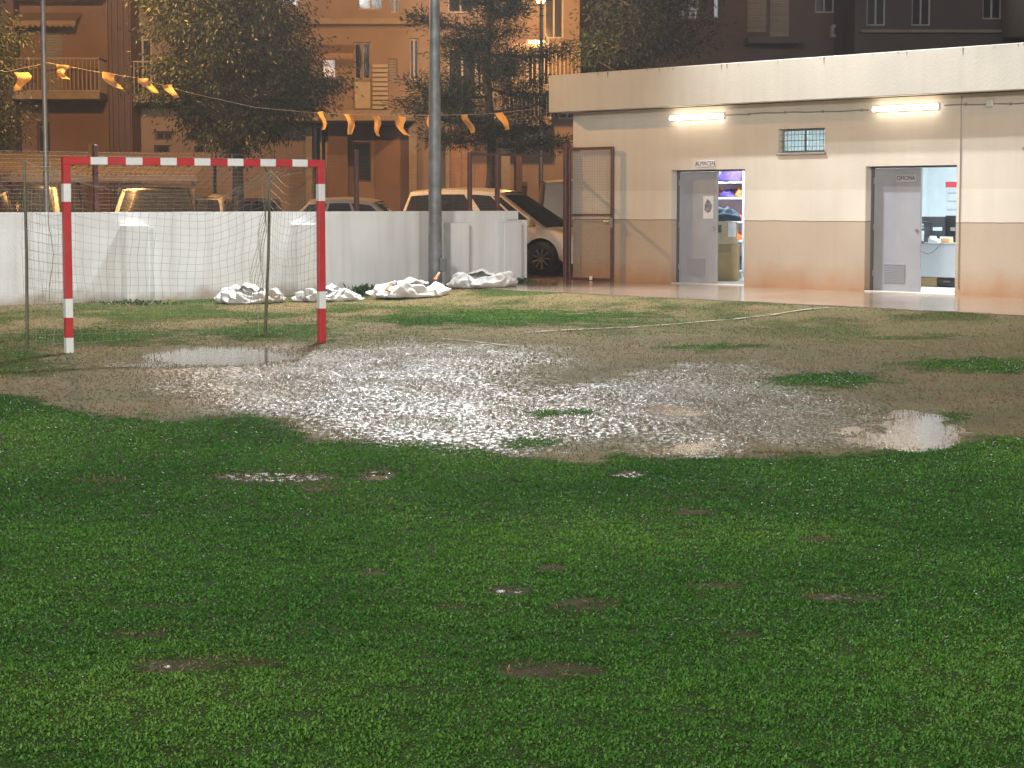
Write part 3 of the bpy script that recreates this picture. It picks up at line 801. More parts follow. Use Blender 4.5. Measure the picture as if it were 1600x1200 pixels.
for k, (x, y, z, rx, ry, rz, m, sd, lab) in enumerate([
        (.82, .2, 1.83, .33, .2, .27, PURP, 1, 'heap of purple bibs on the topmost storeroom shelf'),
        (.78, .2, 1.53, .27, .18, .15, PURP, 2, 'folded purple bibs between orange ones on second shelf'),
        (1.12, .16, 1.53, .13, .14, .2, ORAN, 3, 'bright orange bibs at right end of second shelf'),
        (.42, .16, 1.53, .14, .14, .17, ORAN, 4, 'bright orange bibs at left end of second shelf'),
        (1.0, .15, 1.08, .22, .15, .16, PINK, 5, 'red bibs on the shelf behind the carton'),
        (1.1, .15, .72, .16, .15, .17, ORAN, 6, 'orange bibs low down beside the tall carton'),
        (1.08, .2, .16, .15, .15, .25, NAVY, 7, 'dark kit bag on the lowest storeroom shelf')]):
    l = lump(rx, ry, rz, sd, m, 'folded_bibs'); q = b2w(.78 + x, -(2.45 + y), .15 + .013 + z)
    l.location = q; l.rotation_euler = (0, 0, R(-50)); tag(l, lab, 'clothes', 'clothes on the storeroom shelves')
CARD = mat('brown_cardboard', (.40, .27, .13), .75, var=.1); CARD2 = mat('pale_cardboard', (.48, .38, .24), .75, var=.1)
TAPE = mat('white_label', (.8, .8, .8), .5)
def carton(label, s, y, z, w_, d_, h_, m, rz, extra):
    q = b2w(s, -y, .15 + z)
    c = thing('cardboard_box', label, 'box', q, R(-50) + rz, 'cartons in the storeroom')
    MB().bbox((-w_ / 2, -d_ / 2, 0), (w_ / 2, d_ / 2, h_), .006).build('carton', m, c)
    for i, (a, b, mm, nm) in enumerate(extra): MB().box(a, b).build(nm, mm, c)
    MB().box((-w_ / 2 + .01, -.004, h_), (w_ / 2 - .01, .004, h_ + .003)).build('flap_seam', INK, c)
carton('tall brown cardboard carton standing on the storeroom floor', 2.55, 1.5, .013, .47, .42, .66, CARD, R(38), [((-.2, -.213, .52), (.12, -.211, .64), mat('torn_card', (.3, .2, .1), .8), 'torn_patch')])
carton('smaller pale carton with dark stamp stacked on tall carton', 2.53, 1.49, .678, .46, .4, .42, CARD2, R(44), [((-.2, -.203, .22), (-.06, -.201, .36), mat('stamp_ink', (.1, .1, .1), .7), 'printed_stamp'), ((.06, -.204, .14), (.2, -.201, .4), TAPE, 'paper_label')])
l = lump(.3, .24, .24, 12, NAVY, 'kit_pile'); l.location = b2w(2.48, -1.5, .15 + 1.104); l.rotation_euler = (0, 0, R(-10)); tag(l, 'pile of dark navy clothes on top of the cartons', 'clothes')
# office
dk = on_club('office_desk', 'white fronted desk carrying computers inside the office', 'desk', 5.95, 2.1, .013)
DESK = mat('white_laminate', (.62, .66, .72), .4, var=.04)
MB().bbox((0, -.03, .72), (2.0, .72, .75), .005).build('desk_top', mat('grey_desk_edge', (.3, .31, .34), .4), dk)
MB().bbox((.03, 0, .17), (1.97, .02, .718), .003).build('front_panel', DESK, dk)
for x in (.0, 1.94): MB().bbox((x, .022, 0), (x + .04, .68, .718), .004).build('side_panel', DESK, dk)
bx = on_club('cardboard_box', 'brown box on the floor under the office desk', 'box', 6.62, 2.25, .013)
MB().bbox((-.35, -.1, 0), (.3, .25, .16), .005).build('carton', CARD, bx); MB().box((-.34, .07, .16), (.29, .08, .163)).build('flap_seam', INK, bx)
bx = on_club('dark_case', 'black case on the floor under the office desk', 'case', 7.14, 2.25, .013)
MB().bbox((-.22, -.1, 0), (.25, .22, .155), .02).build('shell', mat('black_plastic', (.02, .02, .022), .4), bx); MB().tube([(-.05, -.11, .1), (-.05, -.13, .1), (.08, -.13, .1), (.08, -.11, .1)], .008, 6).build('handle', METAL, bx)
BLK = MATS['black_plastic']; GRY = mat('grey_plastic', (.42, .44, .46), .45)
def monitor(lab, s, y, rz, w_, h_):
    m = on_club('monitor', lab, 'monitor', s, y, .764, 'computer screens on the office desk'); m.rotation_euler[2] += rz
    MB().bbox((-w_ / 2, -.02, .1), (w_ / 2, .03, .1 + h_), .008).build('screen_back', BLK, m)
    MB().bbox((-.03, .0, .01), (.03, .05, .14), .006).build('stand', BLK, m); MB().bbox((-.12, -.08, 0), (.12, .1, .012), .004).build('foot', BLK, m)
    MB().box((-.08, -.0215, .2), (.08, -.0205, .26)).build('vent_panel', GRY, m)
monitor('wide black monitor in the middle of the office desk', 6.68, 2.45, R(28), .56, .34)
monitor('black monitor half hidden by the office door jamb', 7.05, 2.42, R(-20), .5, .36)
pc = on_club('computer_tower', 'grey and black computer tower at the left of the desk', 'computer', 6.56, 2.2, .764)
pc.rotation_euler[2] += R(20)
MB().bbox((-.09, -.18, 0), (.09, .2, .36), .006).build('case', BLK, pc); MB().bbox((-.085, -.19, .02), (.085, -.181, .2), .003).build('front_bezel', GRY, pc)
for z in (.24, .29): MB().box((-.075, -.19, z), (.075, -.182, z + .03)).build('drive_bay', GRY, pc)
ph = on_club('desk_phone', 'pale desk telephone among the office computers', 'telephone', 6.86, 2.2, .764)
MB().prism([(-.1, 0), (.1, 0), (.1, .03), (-.1, .08)], -.1, .08).build('phone_base', mat('pale_plastic', (.6, .6, .58), .4), ph); MB().bbox((-.1, -.09, .075), (-.05, .08, .11), .012).build('handset', MATS['pale_plastic'], ph)
bx = on_club('small_box', 'small orange box beside the desk telephone', 'box', 7.08, 2.2, .764); MB().bbox((-.09, -.05, 0), (.09, .06, .075), .005).build('carton', mat('orange_card', (.6, .3, .12), .6), bx); MB().box((-.085, -.002, .075), (.085, .002, .077)).build('flap_seam', INK, bx)
cb = on_club('loose_cable', 'thin grey cable drooping over the front of the desk', 'cable', 6.62, 2.08, .5)
MB().tube([(-.15 + .6 * i / 20, -.012, .26 - .18 * math.sin(math.pi * i / 20)) for i in range(21)], .006, 6).build('cable', CABLE, cb)
cl = on_club('wall_calendar', 'paper wall chart with red header on the office back wall', 'calendar', 5.6, 4.325, 1.2)
MB().box((-.25, -.008, -.3), (.25, -.002, .62)).build('sheet', mat('chart_paper', (.7, .72, .74), .6), cl)
MB().box((-.25, -.011, .52), (.25, -.0085, .62)).build('red_header', mat('red_print', (.7, .05, .07), .6), cl)
for z in (.1, .25, .4): MB().box((-.2, -.0105, z), (.2, -.0085, z + .03)).build('text_line', mat('grey_print', (.45, .47, .5), .6), cl)

# ================================================================== GOAL
GA, GB = Vector((-4.73, 22.50, 0)), Vector((-2.18, 24.15, 0))
gz = math.atan2(GB.y - GA.y, GB.x - GA.x); GL = (GB - GA).length
goal = thing('football_goal', 'small red and white striped goal with sagging net', 'goal', GA, gz)
REDP = mat('red_goal_paint', (.50, .032, .038), .3, var=.14, vscale=9, bump=.05, bscale=20, coat=.3, dirt=(.35, .12, .1), dirt_amt=.35)
WHTP = mat('white_goal_paint', (.74, .75, .73), .32, var=.08, vscale=9, coat=.2, dirt=(.5, .47, .4), dirt_amt=.35)
def gpost(x, bands):
    p = MB().bbox((x - .04, -.04, -.06), (x + .04, .04, 2.0), .006).build('post', REDP, goal)
    for z0, z1 in bands: MB().bbox((x - .0415, -.0415, z0), (x + .0415, .0415, z1), .006).build('white_band', WHTP, p)
gpost(0, [(-.02, .165), (.37, .58), (1.60, 1.80)])
gpost(GL, [(.385, .59), (1.61, 1.81)])
cbar = MB().bbox((-.04, -.04, 2.0), (GL + .04, .04, 2.08), .006).build('crossbar', REDP, goal)
for k in range(7):
    x = .26 + .4 * k
    MB().bbox((x, -.0415, 1.9985), (x + .2, .0415, 2.0815), .006).build('white_band', WHTP, cbar)
# back poles, measured from the goal frame
BACKP = mat('olive_weathered_pipe', (.15, .14, .085), .55, var=.3, vscale=12)
BL0, BL1 = Vector((-.02, 1.22, 0)), Vector((-.02, 1.20, 2.06))
BR0, BR1 = Vector((GL + .08, 1.62, 0)), Vector((GL + .14, 1.56, 1.98))
for a, b in ((BL0, BL1), (BR0, BR1)):
    MB().tube([a - Vector((0, 0, .05)), a.lerp(b, .5) + Vector((.012, 0, 0)), b], [.02, .019, .017], 8).build('back_pole', BACKP, goal)
NET = mat('weathered_net_cord', (.27, .25, .18), .7, var=.25, vscale=4)
mb = MB()
TL, TR = Vector((0, .05, 2.0)), Vector((GL, .05, 2.0))
def edge_top(u):                                  # sagging hem between the two back poles
    p = BL1.lerp(BR1, u); s = 4 * u * (1 - u)
    sag = .33 * s + .25 * math.exp(-((u - .80) / .16) ** 2) * (1 - u) * 2
    return p + Vector((0, .05 * s, -sag))
def edge_bot(u): return BL0.lerp(BR0, u) + Vector((0, -.1 * math.sin(u * 9), .02))
def roofp(u, v):
    a = TL.lerp(TR, u); b = edge_top(u); p = a.lerp(b, v)
    p.z -= .10 * math.sin(math.pi * v) * (.5 + 2 * u * (1 - u)) + .01 * mnoise.noise(Vector((u * 9, v * 5, 0)))
    return p
def backp(u, v):
    a = edge_top(u); b = edge_bot(u); p = a.lerp(b, v)
    p.y += .10 * math.sin(math.pi * v) + .03 * mnoise.noise(Vector((u * 5, v * 4, 2)))
    p.x += .03 * mnoise.noise(Vector((u * 7, v * 5, 8)))
    return p
def sidel(u, v):
    t = Vector((0, .04, 2.0)).lerp(BL1, u); t.z -= .06 * math.sin(math.pi * u); b = Vector((0, .04, .02)).lerp(BL0, u); p = t.lerp(b, v)
    p.x += .05 * math.sin(math.pi * u) * math.sin(math.pi * v) + .02 * mnoise.noise(Vector((u * 4, v * 6, 5)))
    return p
def sider(u, v):
    t = Vector((GL, .04, 2.0)).lerp(BR1, u); t.z -= .22 * math.sin(math.pi * u); b = Vector((GL, .04, .02)).lerp(BR0, u); p = t.lerp(b, v)
    p.x -= .08 * math.sin(math.pi * u) * math.sin(math.pi * v) - .03 * mnoise.noise(Vector((u * 4, v * 6, 15)))
    return p
for fn, nu, nv in ((roofp, 30, 12), (backp, 30, 19), (sidel, 12, 19), (sider, 15, 19)):
    for i in range(nu + 1): mb.wire([fn(i / nu, k / (nv + 2)) for k in range(nv + 3)], .0017)
    for k in range(nv + 1): mb.wire([fn(i / (nu + 4), k / nv) for i in range(nu + 5)], .0017)
mb.build('net', NET, goal)
mb = MB()                                          # cords that gather the net at the poles
for k in range(5):
    a = BR1 + Vector((0, 0, -.02)); mb.tube([a.lerp(backp(.97 - .02 * k, .9), i / 10) + Vector((.03 * math.sin(i * 2 + k), .02 * math.cos(i * 1.7 + k), 0)) for i in range(11)], .003, 4)
MB().tube([BL1.lerp(BL0, i / 12) + Vector((.2 + .03 * math.sin(i * 1.3), -.25, 0)) for i in range(13)], .0045, 4).build('net_cord', NET, goal)
MB().tube([BR1.lerp(BR0, i / 12) + Vector((-.12 - .03 * math.sin(i * 1.3), -.1, 0)) for i in range(13)], .0045, 4).build('net_cord', NET, goal)
mb.build('net_cord', NET, goal)
for k in range(16): MB().lathe([(.0, -.0), (.012, .0), (.012, .02), (0, .02)], .1 + k * .19, .045, 8).build('net_hook', WHTP, cbar, off=(0, 0, 1.978))

# ================================================================== FLOODLIGHT MAST
GALV = mat('galvanised_mast', (.205, .215, .22), .5, .25, var=.35, vscale=7, bump=.15, bscale=25, dirt=(.1, .1, .1), dirt_amt=.6)
mast = thing('floodlight_mast', 'tall grey tapered floodlight mast standing before the white wall', 'mast', MAST)
prof = [(0, -.1), (.125, -.1), (.122, .4), (.105, 3.5), (.07, 7), (.045, MAST_H + .1), (0, MAST_H + .1)]
MB().lathe(prof, n=20).build('mast_tube', GALV, mast, True)
MB().bbox((.08, -.12, .38), (.2, .02, .62), .01).build('service_box', mat('grey_box', (.12, .12, .125), .5), mast)
MB().lathe([(0, 0), (.24, 0), (.24, .025), (.13, .03)], n=20).build('base_flange', GALV, mast)
MB().bbox((-1.1, -.05, MAST_H), (1.1, .05, MAST_H + .1), .01).build('cross_arm', GALV, mast)
for x in (-.6, .6):
    hd = MB().prism([(x - .28, -.12), (x + .28, -.12), (x + .34, .3), (x - .34, .3)], -.32, -.06).build('floodlight', GALV, mast, off=(0, 0, MAST_H))
    MB().box((x - .25, -.335, -.1), (x + .25, -.322, .27)).build('lens', mat('lit_flood_lens', (.9, .9, .9), .3, emit=FLOOD_COL, estr=40), hd)

# ================================================================== SACKS ALONG THE WALL
def sack(name, lab, px, py, wx, wy, hz, seed, rz, stain, extra=None):
    g = ground_at(px, py); g.z = float(ground_h(np.array([g.x]), np.array([g.y]))[0])
    root = thing(name, lab, 'sack', g, rz, 'slumped white sacks along the wall')
    prf = [(.02, .0), (.6, .0), (.9, .01), (1.03, .1), (1.08, .28), (1.04, .5), (.96, .72), (.86, .92), (.78, 1.0), (.7, .94), (.6, .74), (.45, .6), (.25, .62), (.02, .66)]
    nu = 150; mb = MB(); vs = []; fs = []
    fine = []
    for a, b in zip(prf[:-1], prf[1:]):
        for k in range(5): fine.append((a[0] + (b[0] - a[0]) * k / 5, a[1] + (b[1] - a[1]) * k / 5))
    fine.append(prf[-1]); n = len(fine)
    for j, (r, z) in enumerate(fine):
        for i in range(nu):
            th = 2 * math.pi * i / nu; c, s = math.cos(th), math.sin(th)
            o = Vector((c * 1.3 + seed * 3.7, s * 1.3, z * .6))
            hh = .66 + .5 * mnoise.noise(Vector((c * 1.1 + seed, s * 1.1, 4))) + .14 * mnoise.noise(Vector((c * 3.2, s * 3.2 + seed, 1)))
            rad = r * (1 + .18 * mnoise.noise(o) + .12 * mnoise.noise(o * 2.3))
            fold = (abs(mnoise.noise(Vector((c * 3.2 + seed, s * 3.2, z * 1.6)))) - .22) * .22 * min(1, z * 3 + .1) + (.5 - abs(math.sin(5 * th + seed + 3.2 * mnoise.noise(Vector((c * 1.6, s * 1.6, z * 1.5 + seed)))))) * .09 * min(1, z * 2)
            fold += (abs(mnoise.noise(Vector((c * 5 + s * 9, s * 6 + seed * 2, z * 11 + c * 4)))) - .2) * .018 * min(1, z * 5)
            rad += fold * (1 if r > .3 else r)
            zz = z * max(.28, hh) + fold * .55 * (z > .15)
            vs.append((c * rad * wx, s * rad * wy, max(-.01, zz * hz)))
    for j in range(n - 1):
        for i in range(nu): fs.append((j * nu + i, j * nu + (i + 1) % nu, (j + 1) * nu + (i + 1) % nu, (j + 1) * nu + i))
    mm = mat('woven_sack_' + stain[0], (.52, .50, .48), .6, var=.18, vscale=4, bump=.5, bscale=9, dirt=stain[1], dirt_amt=stain[2])
    mb.add(vs, fs).build('sack_body', mm, root, True)
    # loose flap pulled out of the opening
    mb = MB(); vs = []; fs = []
    nx_, ny_ = 14, 10
    a0 = seed * 1.9
    for j in range(ny_ + 1):
        for i in range(nx_ + 1):
            u, v = i / nx_ - .5, j / ny_
            q = Vector((u * .9 * wx, -.3 * wy + v * .75 * wy, .58 * hz + hz * .5 * math.sin(v * 2.4) * (1 - 1.3 * abs(u)) + .16 * hz * mnoise.noise(Vector((u * 5 + seed, v * 5, seed)))))
            q.rotate(__import__('mathutils').Euler((0, 0, a0)))
            vs.append(q)
    for j in range(ny_):
        for i in range(nx_): fs.append((j * (nx_ + 1) + i, j * (nx_ + 1) + i + 1, (j + 1) * (nx_ + 1) + i + 1, (j + 1) * (nx_ + 1) + i))
    mb.add(vs, fs).build('loose_flap', mm, root, True)
    if extra:
        for kind_, col, x, y, z in extra:
            MB().tube([(x + .1 * math.sin(k * .7) * .6, y - .03 * k, z + .22 * math.sin(k * .52) * hz * 1.6) for k in range(7)], [.018] * 7, 6).build(kind_, mat('strap_' + kind_, col, .6), root)
STN = [('muddy', (.36, .25, .16), .9), ('grey', (.5, .46, .42), .45), ('orange', (.6, .42, .3), .35), ('pale', (.55, .5, .45), .4)]
sack('white_sack', 'muddy brown stained white sack farthest left along the wall', 394, 474, .52, .36, .30, 1, R(35), STN[0])
sack('white_sack', 'white sack with a blue patch behind the right goal post', 512, 471, .52, .34, .26, 2, R(30), STN[1], [('blue_patch', (.12, .2, .5), -.25, -.3, .06)])
sack('white_sack', 'largest white sack with orange straps left of the mast', 640, 467, .66, .40, .31, 5, R(28), STN[2], [('orange_strap', (.75, .3, .14), -.52, -.18, .14), ('orange_strap', (.75, .3, .14), .3, -.32, .3)])
sack('white_sack', 'crumpled white sack right of the mast near wall end', 752, 459, .58, .42, .32, 8, R(20), STN[3])

# ---- weeds at the foot of the wall
WEED = leaf_mat('weed_leaf', (.015, .04, .012), (.03, .075, .02), (.06, .12, .03), .5)
def weed(px, py, n, r, h, lab):
    g = ground_at(px, py); g.z = float(ground_h(np.array([g.x]), np.array([g.y]))[0])
    root = thing('weed_clump', lab, 'weed', g, 0, 'weeds along the wall foot')
    az = RNG.uniform(0, 6.283, n); el = RNG.uniform(.2, 1.4, n)
    Nn = np.stack([np.cos(az) * np.cos(el), np.sin(az) * np.cos(el), np.sin(el)], 1)
    P = np.stack([RNG.normal(0, r * .5, n), RNG.normal(0, r * .35, n), RNG.uniform(0, h * .6, n)], 1)
    leaves_mesh('leaves', P, Nn, RNG.uniform(.5, 1.1, n) * h * .6, RNG.uniform(.01, .03, n), RNG.random(n), WEED, root)
    mb = MB()
    for k in range(5): mb.tube([(0, 0, 0), (random.uniform(-r, r) * .5, random.uniform(-r, r) * .4, h * .7)], .004, 4)
    mb.build('stems', mat('weed_stem', (.05, .08, .03), .7), root)
weed(567, 463, 160, .22, .22, 'dark weeds at the wall between two left sacks')
weed(607, 462, 260, .34, .2, 'low weeds beside the left end of largest sack')
weed(728, 456, 200, .3, .16, 'low weeds between the mast and the crumpled sack')
weed(808, 452, 160, .3, .12, 'short weeds at the foot of the wall end')
weed(1115, 452, 70, .3, .06, 'thin weeds sprouting on the pavement by storeroom') if False else None
weed(210, 476, 200, .6, .09, 'thin dark weeds at the wall foot inside the goal')

# ================================================================== BUNTING
FLAG = leaf_mat('orange_plastic_flag', (1, .64, .24), (1, .64, .24), (1, .64, .24), .4, .4, .6)
PLAIN = mat('thin_cord', (.5, .42, .3), .6)
YB = 43.9
bunt = thing('bunting', 'string of small plastic pennants hanging over the street', 'bunting', at(75, 100, YB))
bo = Vector(bunt.location)
line = [(-60, 96), (10, 112), (75, 98), (150, 112), (215, 122), (300, 146), (400, 168), (490, 176), (560, 179), (620, 180), (690, 180), (760, 178), (838, 170)]
mb = MB().tube([at(x, y, YB) - bo for x, y in line], .0035, 4); mb.build('cord', PLAIN, bunt)
flags = [(22, 113, 24, 28, 4), (82, 100, 22, 22, 14), (158, 112, 20, 24, 18), (215, 122, 20, 22, 20), (255, 134, 16, 20, 14), (500, 176, 6, 28, 4), (538, 178, 13, 32, 8), (580, 180, 12, 32, 10), (614, 180, 16, 30, 16), (668, 181, 8, 28, 4), (722, 180, 12, 28, 12), (776, 178, 12, 26, 14)]
for k, (x, y, ww, hh, sl) in enumerate(flags):
    a = at(x, y, YB) - bo; m_ = YB / FPX
    vs = []; fs = []
    for j in range(6):
        for i in range(4):
            u, v = i / 3, j / 5
            vs.append((a.x + (u * ww * (.95 - .35 * v + .12 * math.sin(v * 6 + k * 1.7)) + sl * v ** 1.2 + 2.5 * math.sin(v * 5 + k)) * m_, a.y + .10 * math.sin(v * 5 + k) + .12 * math.sin(u * 3.5 + k * 2.1), a.z - (v * hh + u * 2.5 * math.sin(k)) * m_))
    for j in range(5):
        for i in range(3): fs.append((j * 4 + i, j * 4 + i + 1, (j + 1) * 4 + i + 1, (j + 1) * 4 + i))
    MB().add(vs, fs).build('pennant', FLAG, bunt, True)

# ================================================================== STREET LAMPS
POLE = mat('street_lamp_steel', (.32, .31, .29), .45, .4, var=.15)
SOD = mat('lit_sodium_bowl', (1, .8, .5), .3, emit=SODIUM, estr=60)
def street_lamp(lab, base, h, dy):
    r = thing('street_lamp', lab, 'street lamp', base, 0, 'sodium street lamps')
    MB().tube([(0, 0, 0), (0, 0, 1.2), (0, 0, h - .6), (0, dy * .25, h - .15), (0, dy, h)], [.075, .06, .045, .035, .03], 10).build('pole', POLE, r, True)
    hd = MB().bbox((-.14, dy - .2, h - .02), (.14, dy + .4, h + .12), .03).build('lamp_head', POLE, r)
    MB().lathe([(.0, -.14), (.09, -.1), (.12, -.02), (.12, 0)], n=14).build('lit_bowl', SOD, hd, True, off=(0, dy + .1, h - .02))
    MB().bbox((-.07, -.09, .5), (.07, -.06, .95), .01).build('access_door', POLE, r)
street_lamp('lit orange street lamp behind the pine at the roof corner', LAMP_R, 6.75, .7)
street_lamp('orange lit lamp pole with bunting at the far left', LAMP_L, 8.75, .8)

# ================================================================== CARS
TYRE = mat('tyre_rubber', (.018, .018, .018), .75); RIM = mat('alloy_rim', (.55, .54, .52), .35, .2)
CGLASS = mat('dark_car_glass', (.035, .037, .04), .08, spec=.5); UNDER = mat('car_underbody', (.01, .01, .01), .9)
LAMPC = mat('headlamp_clear', (.6, .6, .62), .08); LAMPT = mat('tail_lamp_red', (.35, .02, .015), .2)
def car(lab, loc, rz, col, L, W, H, belt, hood, ws, rt, rr_, rb, wheel=.33, parts=True, rough=.28):
    """x forward from the tail. hood: [(x, z)] lower body top; ws: windscreen base x; rt: roof front x; rr_: roof rear x; rb: rear glass base x"""
    root = thing('parked_car', lab, 'car', loc, rz, 'cars parked behind the wall')
    P = mat('car_paint_%d_%d_%d' % tuple(int(c * 255) for c in col), col, rough, .0, var=.05, coat=.15, bump=.0)
    hw = W / 2; xf, xr = L - .88, .82; zw = wheel; ra = wheel + .07
    xs_ = sorted({0, .05, .15, .3, .5, L - .5, L - .3, L - .15, L - .05, L, *np.linspace(.5, L - .5, 24).tolist(), *[xr + ra * math.cos(a) for a in np.linspace(0, math.pi, 13)], *[xf + ra * math.cos(a) for a in np.linspace(0, math.pi, 13)]})
    hx, hz_ = [p[0] for p in hood], [p[1] for p in hood]
    vs = []; fs = []; nv = 7; ring = 2 * (nv + 2) - 1
    for x in xs_:
        top = float(np.interp(x, hx, hz_))
        e = min(x, L - x); tap = 1 - .22 * max(0, 1 - e / .55) ** 2.2
        zb = .22 + .1 * max(0, 1 - e / .3)
        for xw in (xr, xf):
            d = abs(x - xw)
            if d < ra: zb = max(zb, zw + math.sqrt(ra * ra - d * d))
        zb = min(zb, top - .05)
        sidep = []
        for k in range(nv):
            z = zb + (top - zb) * k / (nv - 1); f = (z - .22) / max(.1, top - .22)
            y = hw * tap * (.955 + .045 * math.sin(math.pi * min(1, max(0, f)) ** .8) - .05 * max(0, f - .82) / .18)
            sidep.append((y, z))
        y = sidep[-1][0]
        sidep.append((y * .8, top + .028)); cen = (0, top + .05)
        for yy, z in sidep: vs.append((x, -yy, z))
        vs.append((x, *cen))
        for yy, z in sidep[::-1]: vs.append((x, yy, z))
    ring = 2 * (nv + 1) + 1
    for i in range(len(xs_) - 1):
        for k in range(ring - 1): fs.append((i * ring + k, (i + 1) * ring + k, (i + 1) * ring + k + 1, i * ring + k + 1))
    fs.append(tuple(range(ring))); fs.append(tuple(range(len(vs) - ring, len(vs)))[::-1])
    MB().add(vs, fs).build('body', P, root, True)
    MB().box((.2, -hw * .85, .2), (L - .25, hw * .85, .5)).build('underbody', UNDER, root)
    # cabin: ruled sides between belt and roof
    yb, yt = hw * .90, hw * .70
    def roofz(t): return H - .05 * (2 * t - 1) ** 2 - (.03 if t > .5 else .0) * (2 * t - 1) ** 4
    def beltz(x): return float(np.interp(x, hx, hz_)) - .02
    def sp(t, v, s, o=0.):
        xb = rb + (ws - rb) * t; xt = rr_ + (rt - rr_) * t
        bz = beltz(min(max(xb, rb), ws)); z = bz + (roofz(t) - bz) * v
        y = yb + (yt - yb) * v ** 1.3
        end = abs(2 * t - 1) ** 6
        return (xb + (xt - xb) * v, s * (y - .05 * end + o), z)
    mb = MB(); NT, NV = 16, 6
    for s in (-1, 1):
        vs = [sp(i / NT, k / NV, s) for i in range(NT + 1) for k in range(NV + 1)]
        mb.add(vs, [(i * (NV + 1) + k, (i + 1) * (NV + 1) + k, (i + 1) * (NV + 1) + k + 1, i * (NV + 1) + k + 1) for i in range(NT) for k in range(NV)])
    def endp(t, u, v, o=0.):
        a = sp(t, v, -1); b = sp(t, v, 1); bulge = (1 - (2 * u - 1) ** 2) * (.09 if t > .5 else -.06)
        return (a[0] + bulge + (o if t > .5 else -o), a[1] + (b[1] - a[1]) * u, a[2] + .02 * (1 - (2 * u - 1) ** 2) + o * .6)
    for t in (0, 1):
        vs = [endp(t, i / 8, k / 6) for i in range(9) for k in range(7)]
        mb.add(vs, [(i * 7 + k, (i + 1) * 7 + k, (i + 1) * 7 + k + 1, i * 7 + k + 1) for i in range(8) for k in range(6)])
    mb.build('cabin', P, root, True)
    vs = []
    for i in range(NT + 1):
        a = sp(i / NT, 1, -1); b = sp(i / NT, 1, 1)
        for u in range(9):
            q = u / 8; f = 1 - (2 * q - 1) ** 2; ee = (endp(1, q, 1)[0] - sp(1, 1, 1)[0]) * (i / NT) + (endp(0, q, 1)[0] - sp(0, 1, 1)[0]) * (1 - i / NT)
            vs.append((a[0] + ee, a[1] + (b[1] - a[1]) * q, a[2] + .05 * f))
    MB().add(vs, [(i * 9 + k, i * 9 + k + 1, (i + 1) * 9 + k + 1, (i + 1) * 9 + k) for i in range(NT) for k in range(8)]).build('roof', P, root, True)
    wins = {'van': [(.03, .30), (.31, .60), (.66, .87), (.895, .975)], 'panel': [(.72, .93)]}.get(parts, [(.06, .32), (.355, .63), (.665, .93)])
    for t0, t1 in wins:
        for s in (-1, 1):
            n_ = 8
            vs = [sp(t0 + (t1 - t0) * i / n_, .1 + .78 * k / 4, s, .012) for i in range(n_ + 1) for k in range(5)]
            MB().add(vs, [(i * 5 + k, (i + 1) * 5 + k, (i + 1) * 5 + k + 1, i * 5 + k + 1) for i in range(n_) for k in range(4)]).build('side_window', CGLASS, root, True)
    for t, nm in ((1, 'windscreen'), (0, 'rear_window')):
        vs = [endp(t, .06 + .88 * i / 8, .06 + .88 * k / 6, .015) for i in range(9) for k in range(7)]
        MB().add(vs, [(i * 7 + k, (i + 1) * 7 + k, (i + 1) * 7 + k + 1, i * 7 + k + 1) for i in range(8) for k in range(6)]).build(nm, CGLASS, root, True)
    for x in (xr, xf):
        for s in (-1, 1):
            y = s * (hw - .02); w_ = MB().lathe([(wheel * .62, y), (wheel * .9, y), (wheel, y - s * .04), (wheel, y - s * .17), (wheel * .85, y - s * .2)], x, wheel, 28, 'y').build('wheel', TYRE, root, True)
            rm = MB().lathe([(wheel * .64, y - s * .01), (wheel * .58, y - s * .05), (wheel * .2, y - s * .06), (0, y - s * .06)], x, wheel, 28, 'y').build('rim_dish', UNDER, w_, True)
            mb = MB()
            for k in range(9):
                a = 2 * math.pi * k / 9
                mb.tube([(x + .02 * math.cos(a), y - s * .02, wheel + .02 * math.sin(a)), (x + wheel * .6 * math.cos(a), y - s * .025, wheel + wheel * .6 * math.sin(a))], [.022, .014], 5)
            mb.lathe([(wheel * .6, y - s * .035), (wheel * .66, y - s * .003), (wheel * .64, y - s * .03)], x, wheel, 28, 'y')
            mb.lathe([(.045, y - s * .02), (.03, y - s * .002), (0, y)], x, wheel, 12, 'y')
            mb.build('spokes', RIM, w_)
            MB().lathe([(ra, s * (hw - .03)), (ra, s * (hw - .35)), (0, s * (hw - .35))], x, wheel, 24, 'y').build('wheel_well', UNDER, root)
    ht = float(np.interp(L - .3, hx, hz_))
    for s in (-1, 1):
        a = (s * hw * .80); b = (s * hw * .42)
        MB().add([(L - .2, a * 1.02, ht - .06), (L - .02, b, ht - .17), (L - .015, b, ht - .28), (L - .1, a * 1.01, ht - .22), (L - .55, a * 1.16, ht - .03), (L - .5, a * 1.17, ht - .12)], [(0, 1, 2, 3), (4, 0, 3, 5)]).build('headlight', LAMPC, root)
        tz = float(np.interp(.1, hx, hz_))
        MB().bbox((-.012, min(s * hw * .55, s * hw * .8), tz - .25), (.05, max(s * hw * .55, s * hw * .8), tz - .08), .01).build('tail_light', LAMPT, root)
        m_ = MB().bbox((ws - .32, min(s * (hw - .02), s * (hw + .2)), beltz(ws - .3) + .03), (ws - .2, max(s * (hw - .02), s * (hw + .2)), beltz(ws - .3) + .19), .03).build('mirror', P, root)
    return root
def mpv_loc(px, Y): return at(px, 400, Y).xy.to_3d() + Vector((0, 0, .1))
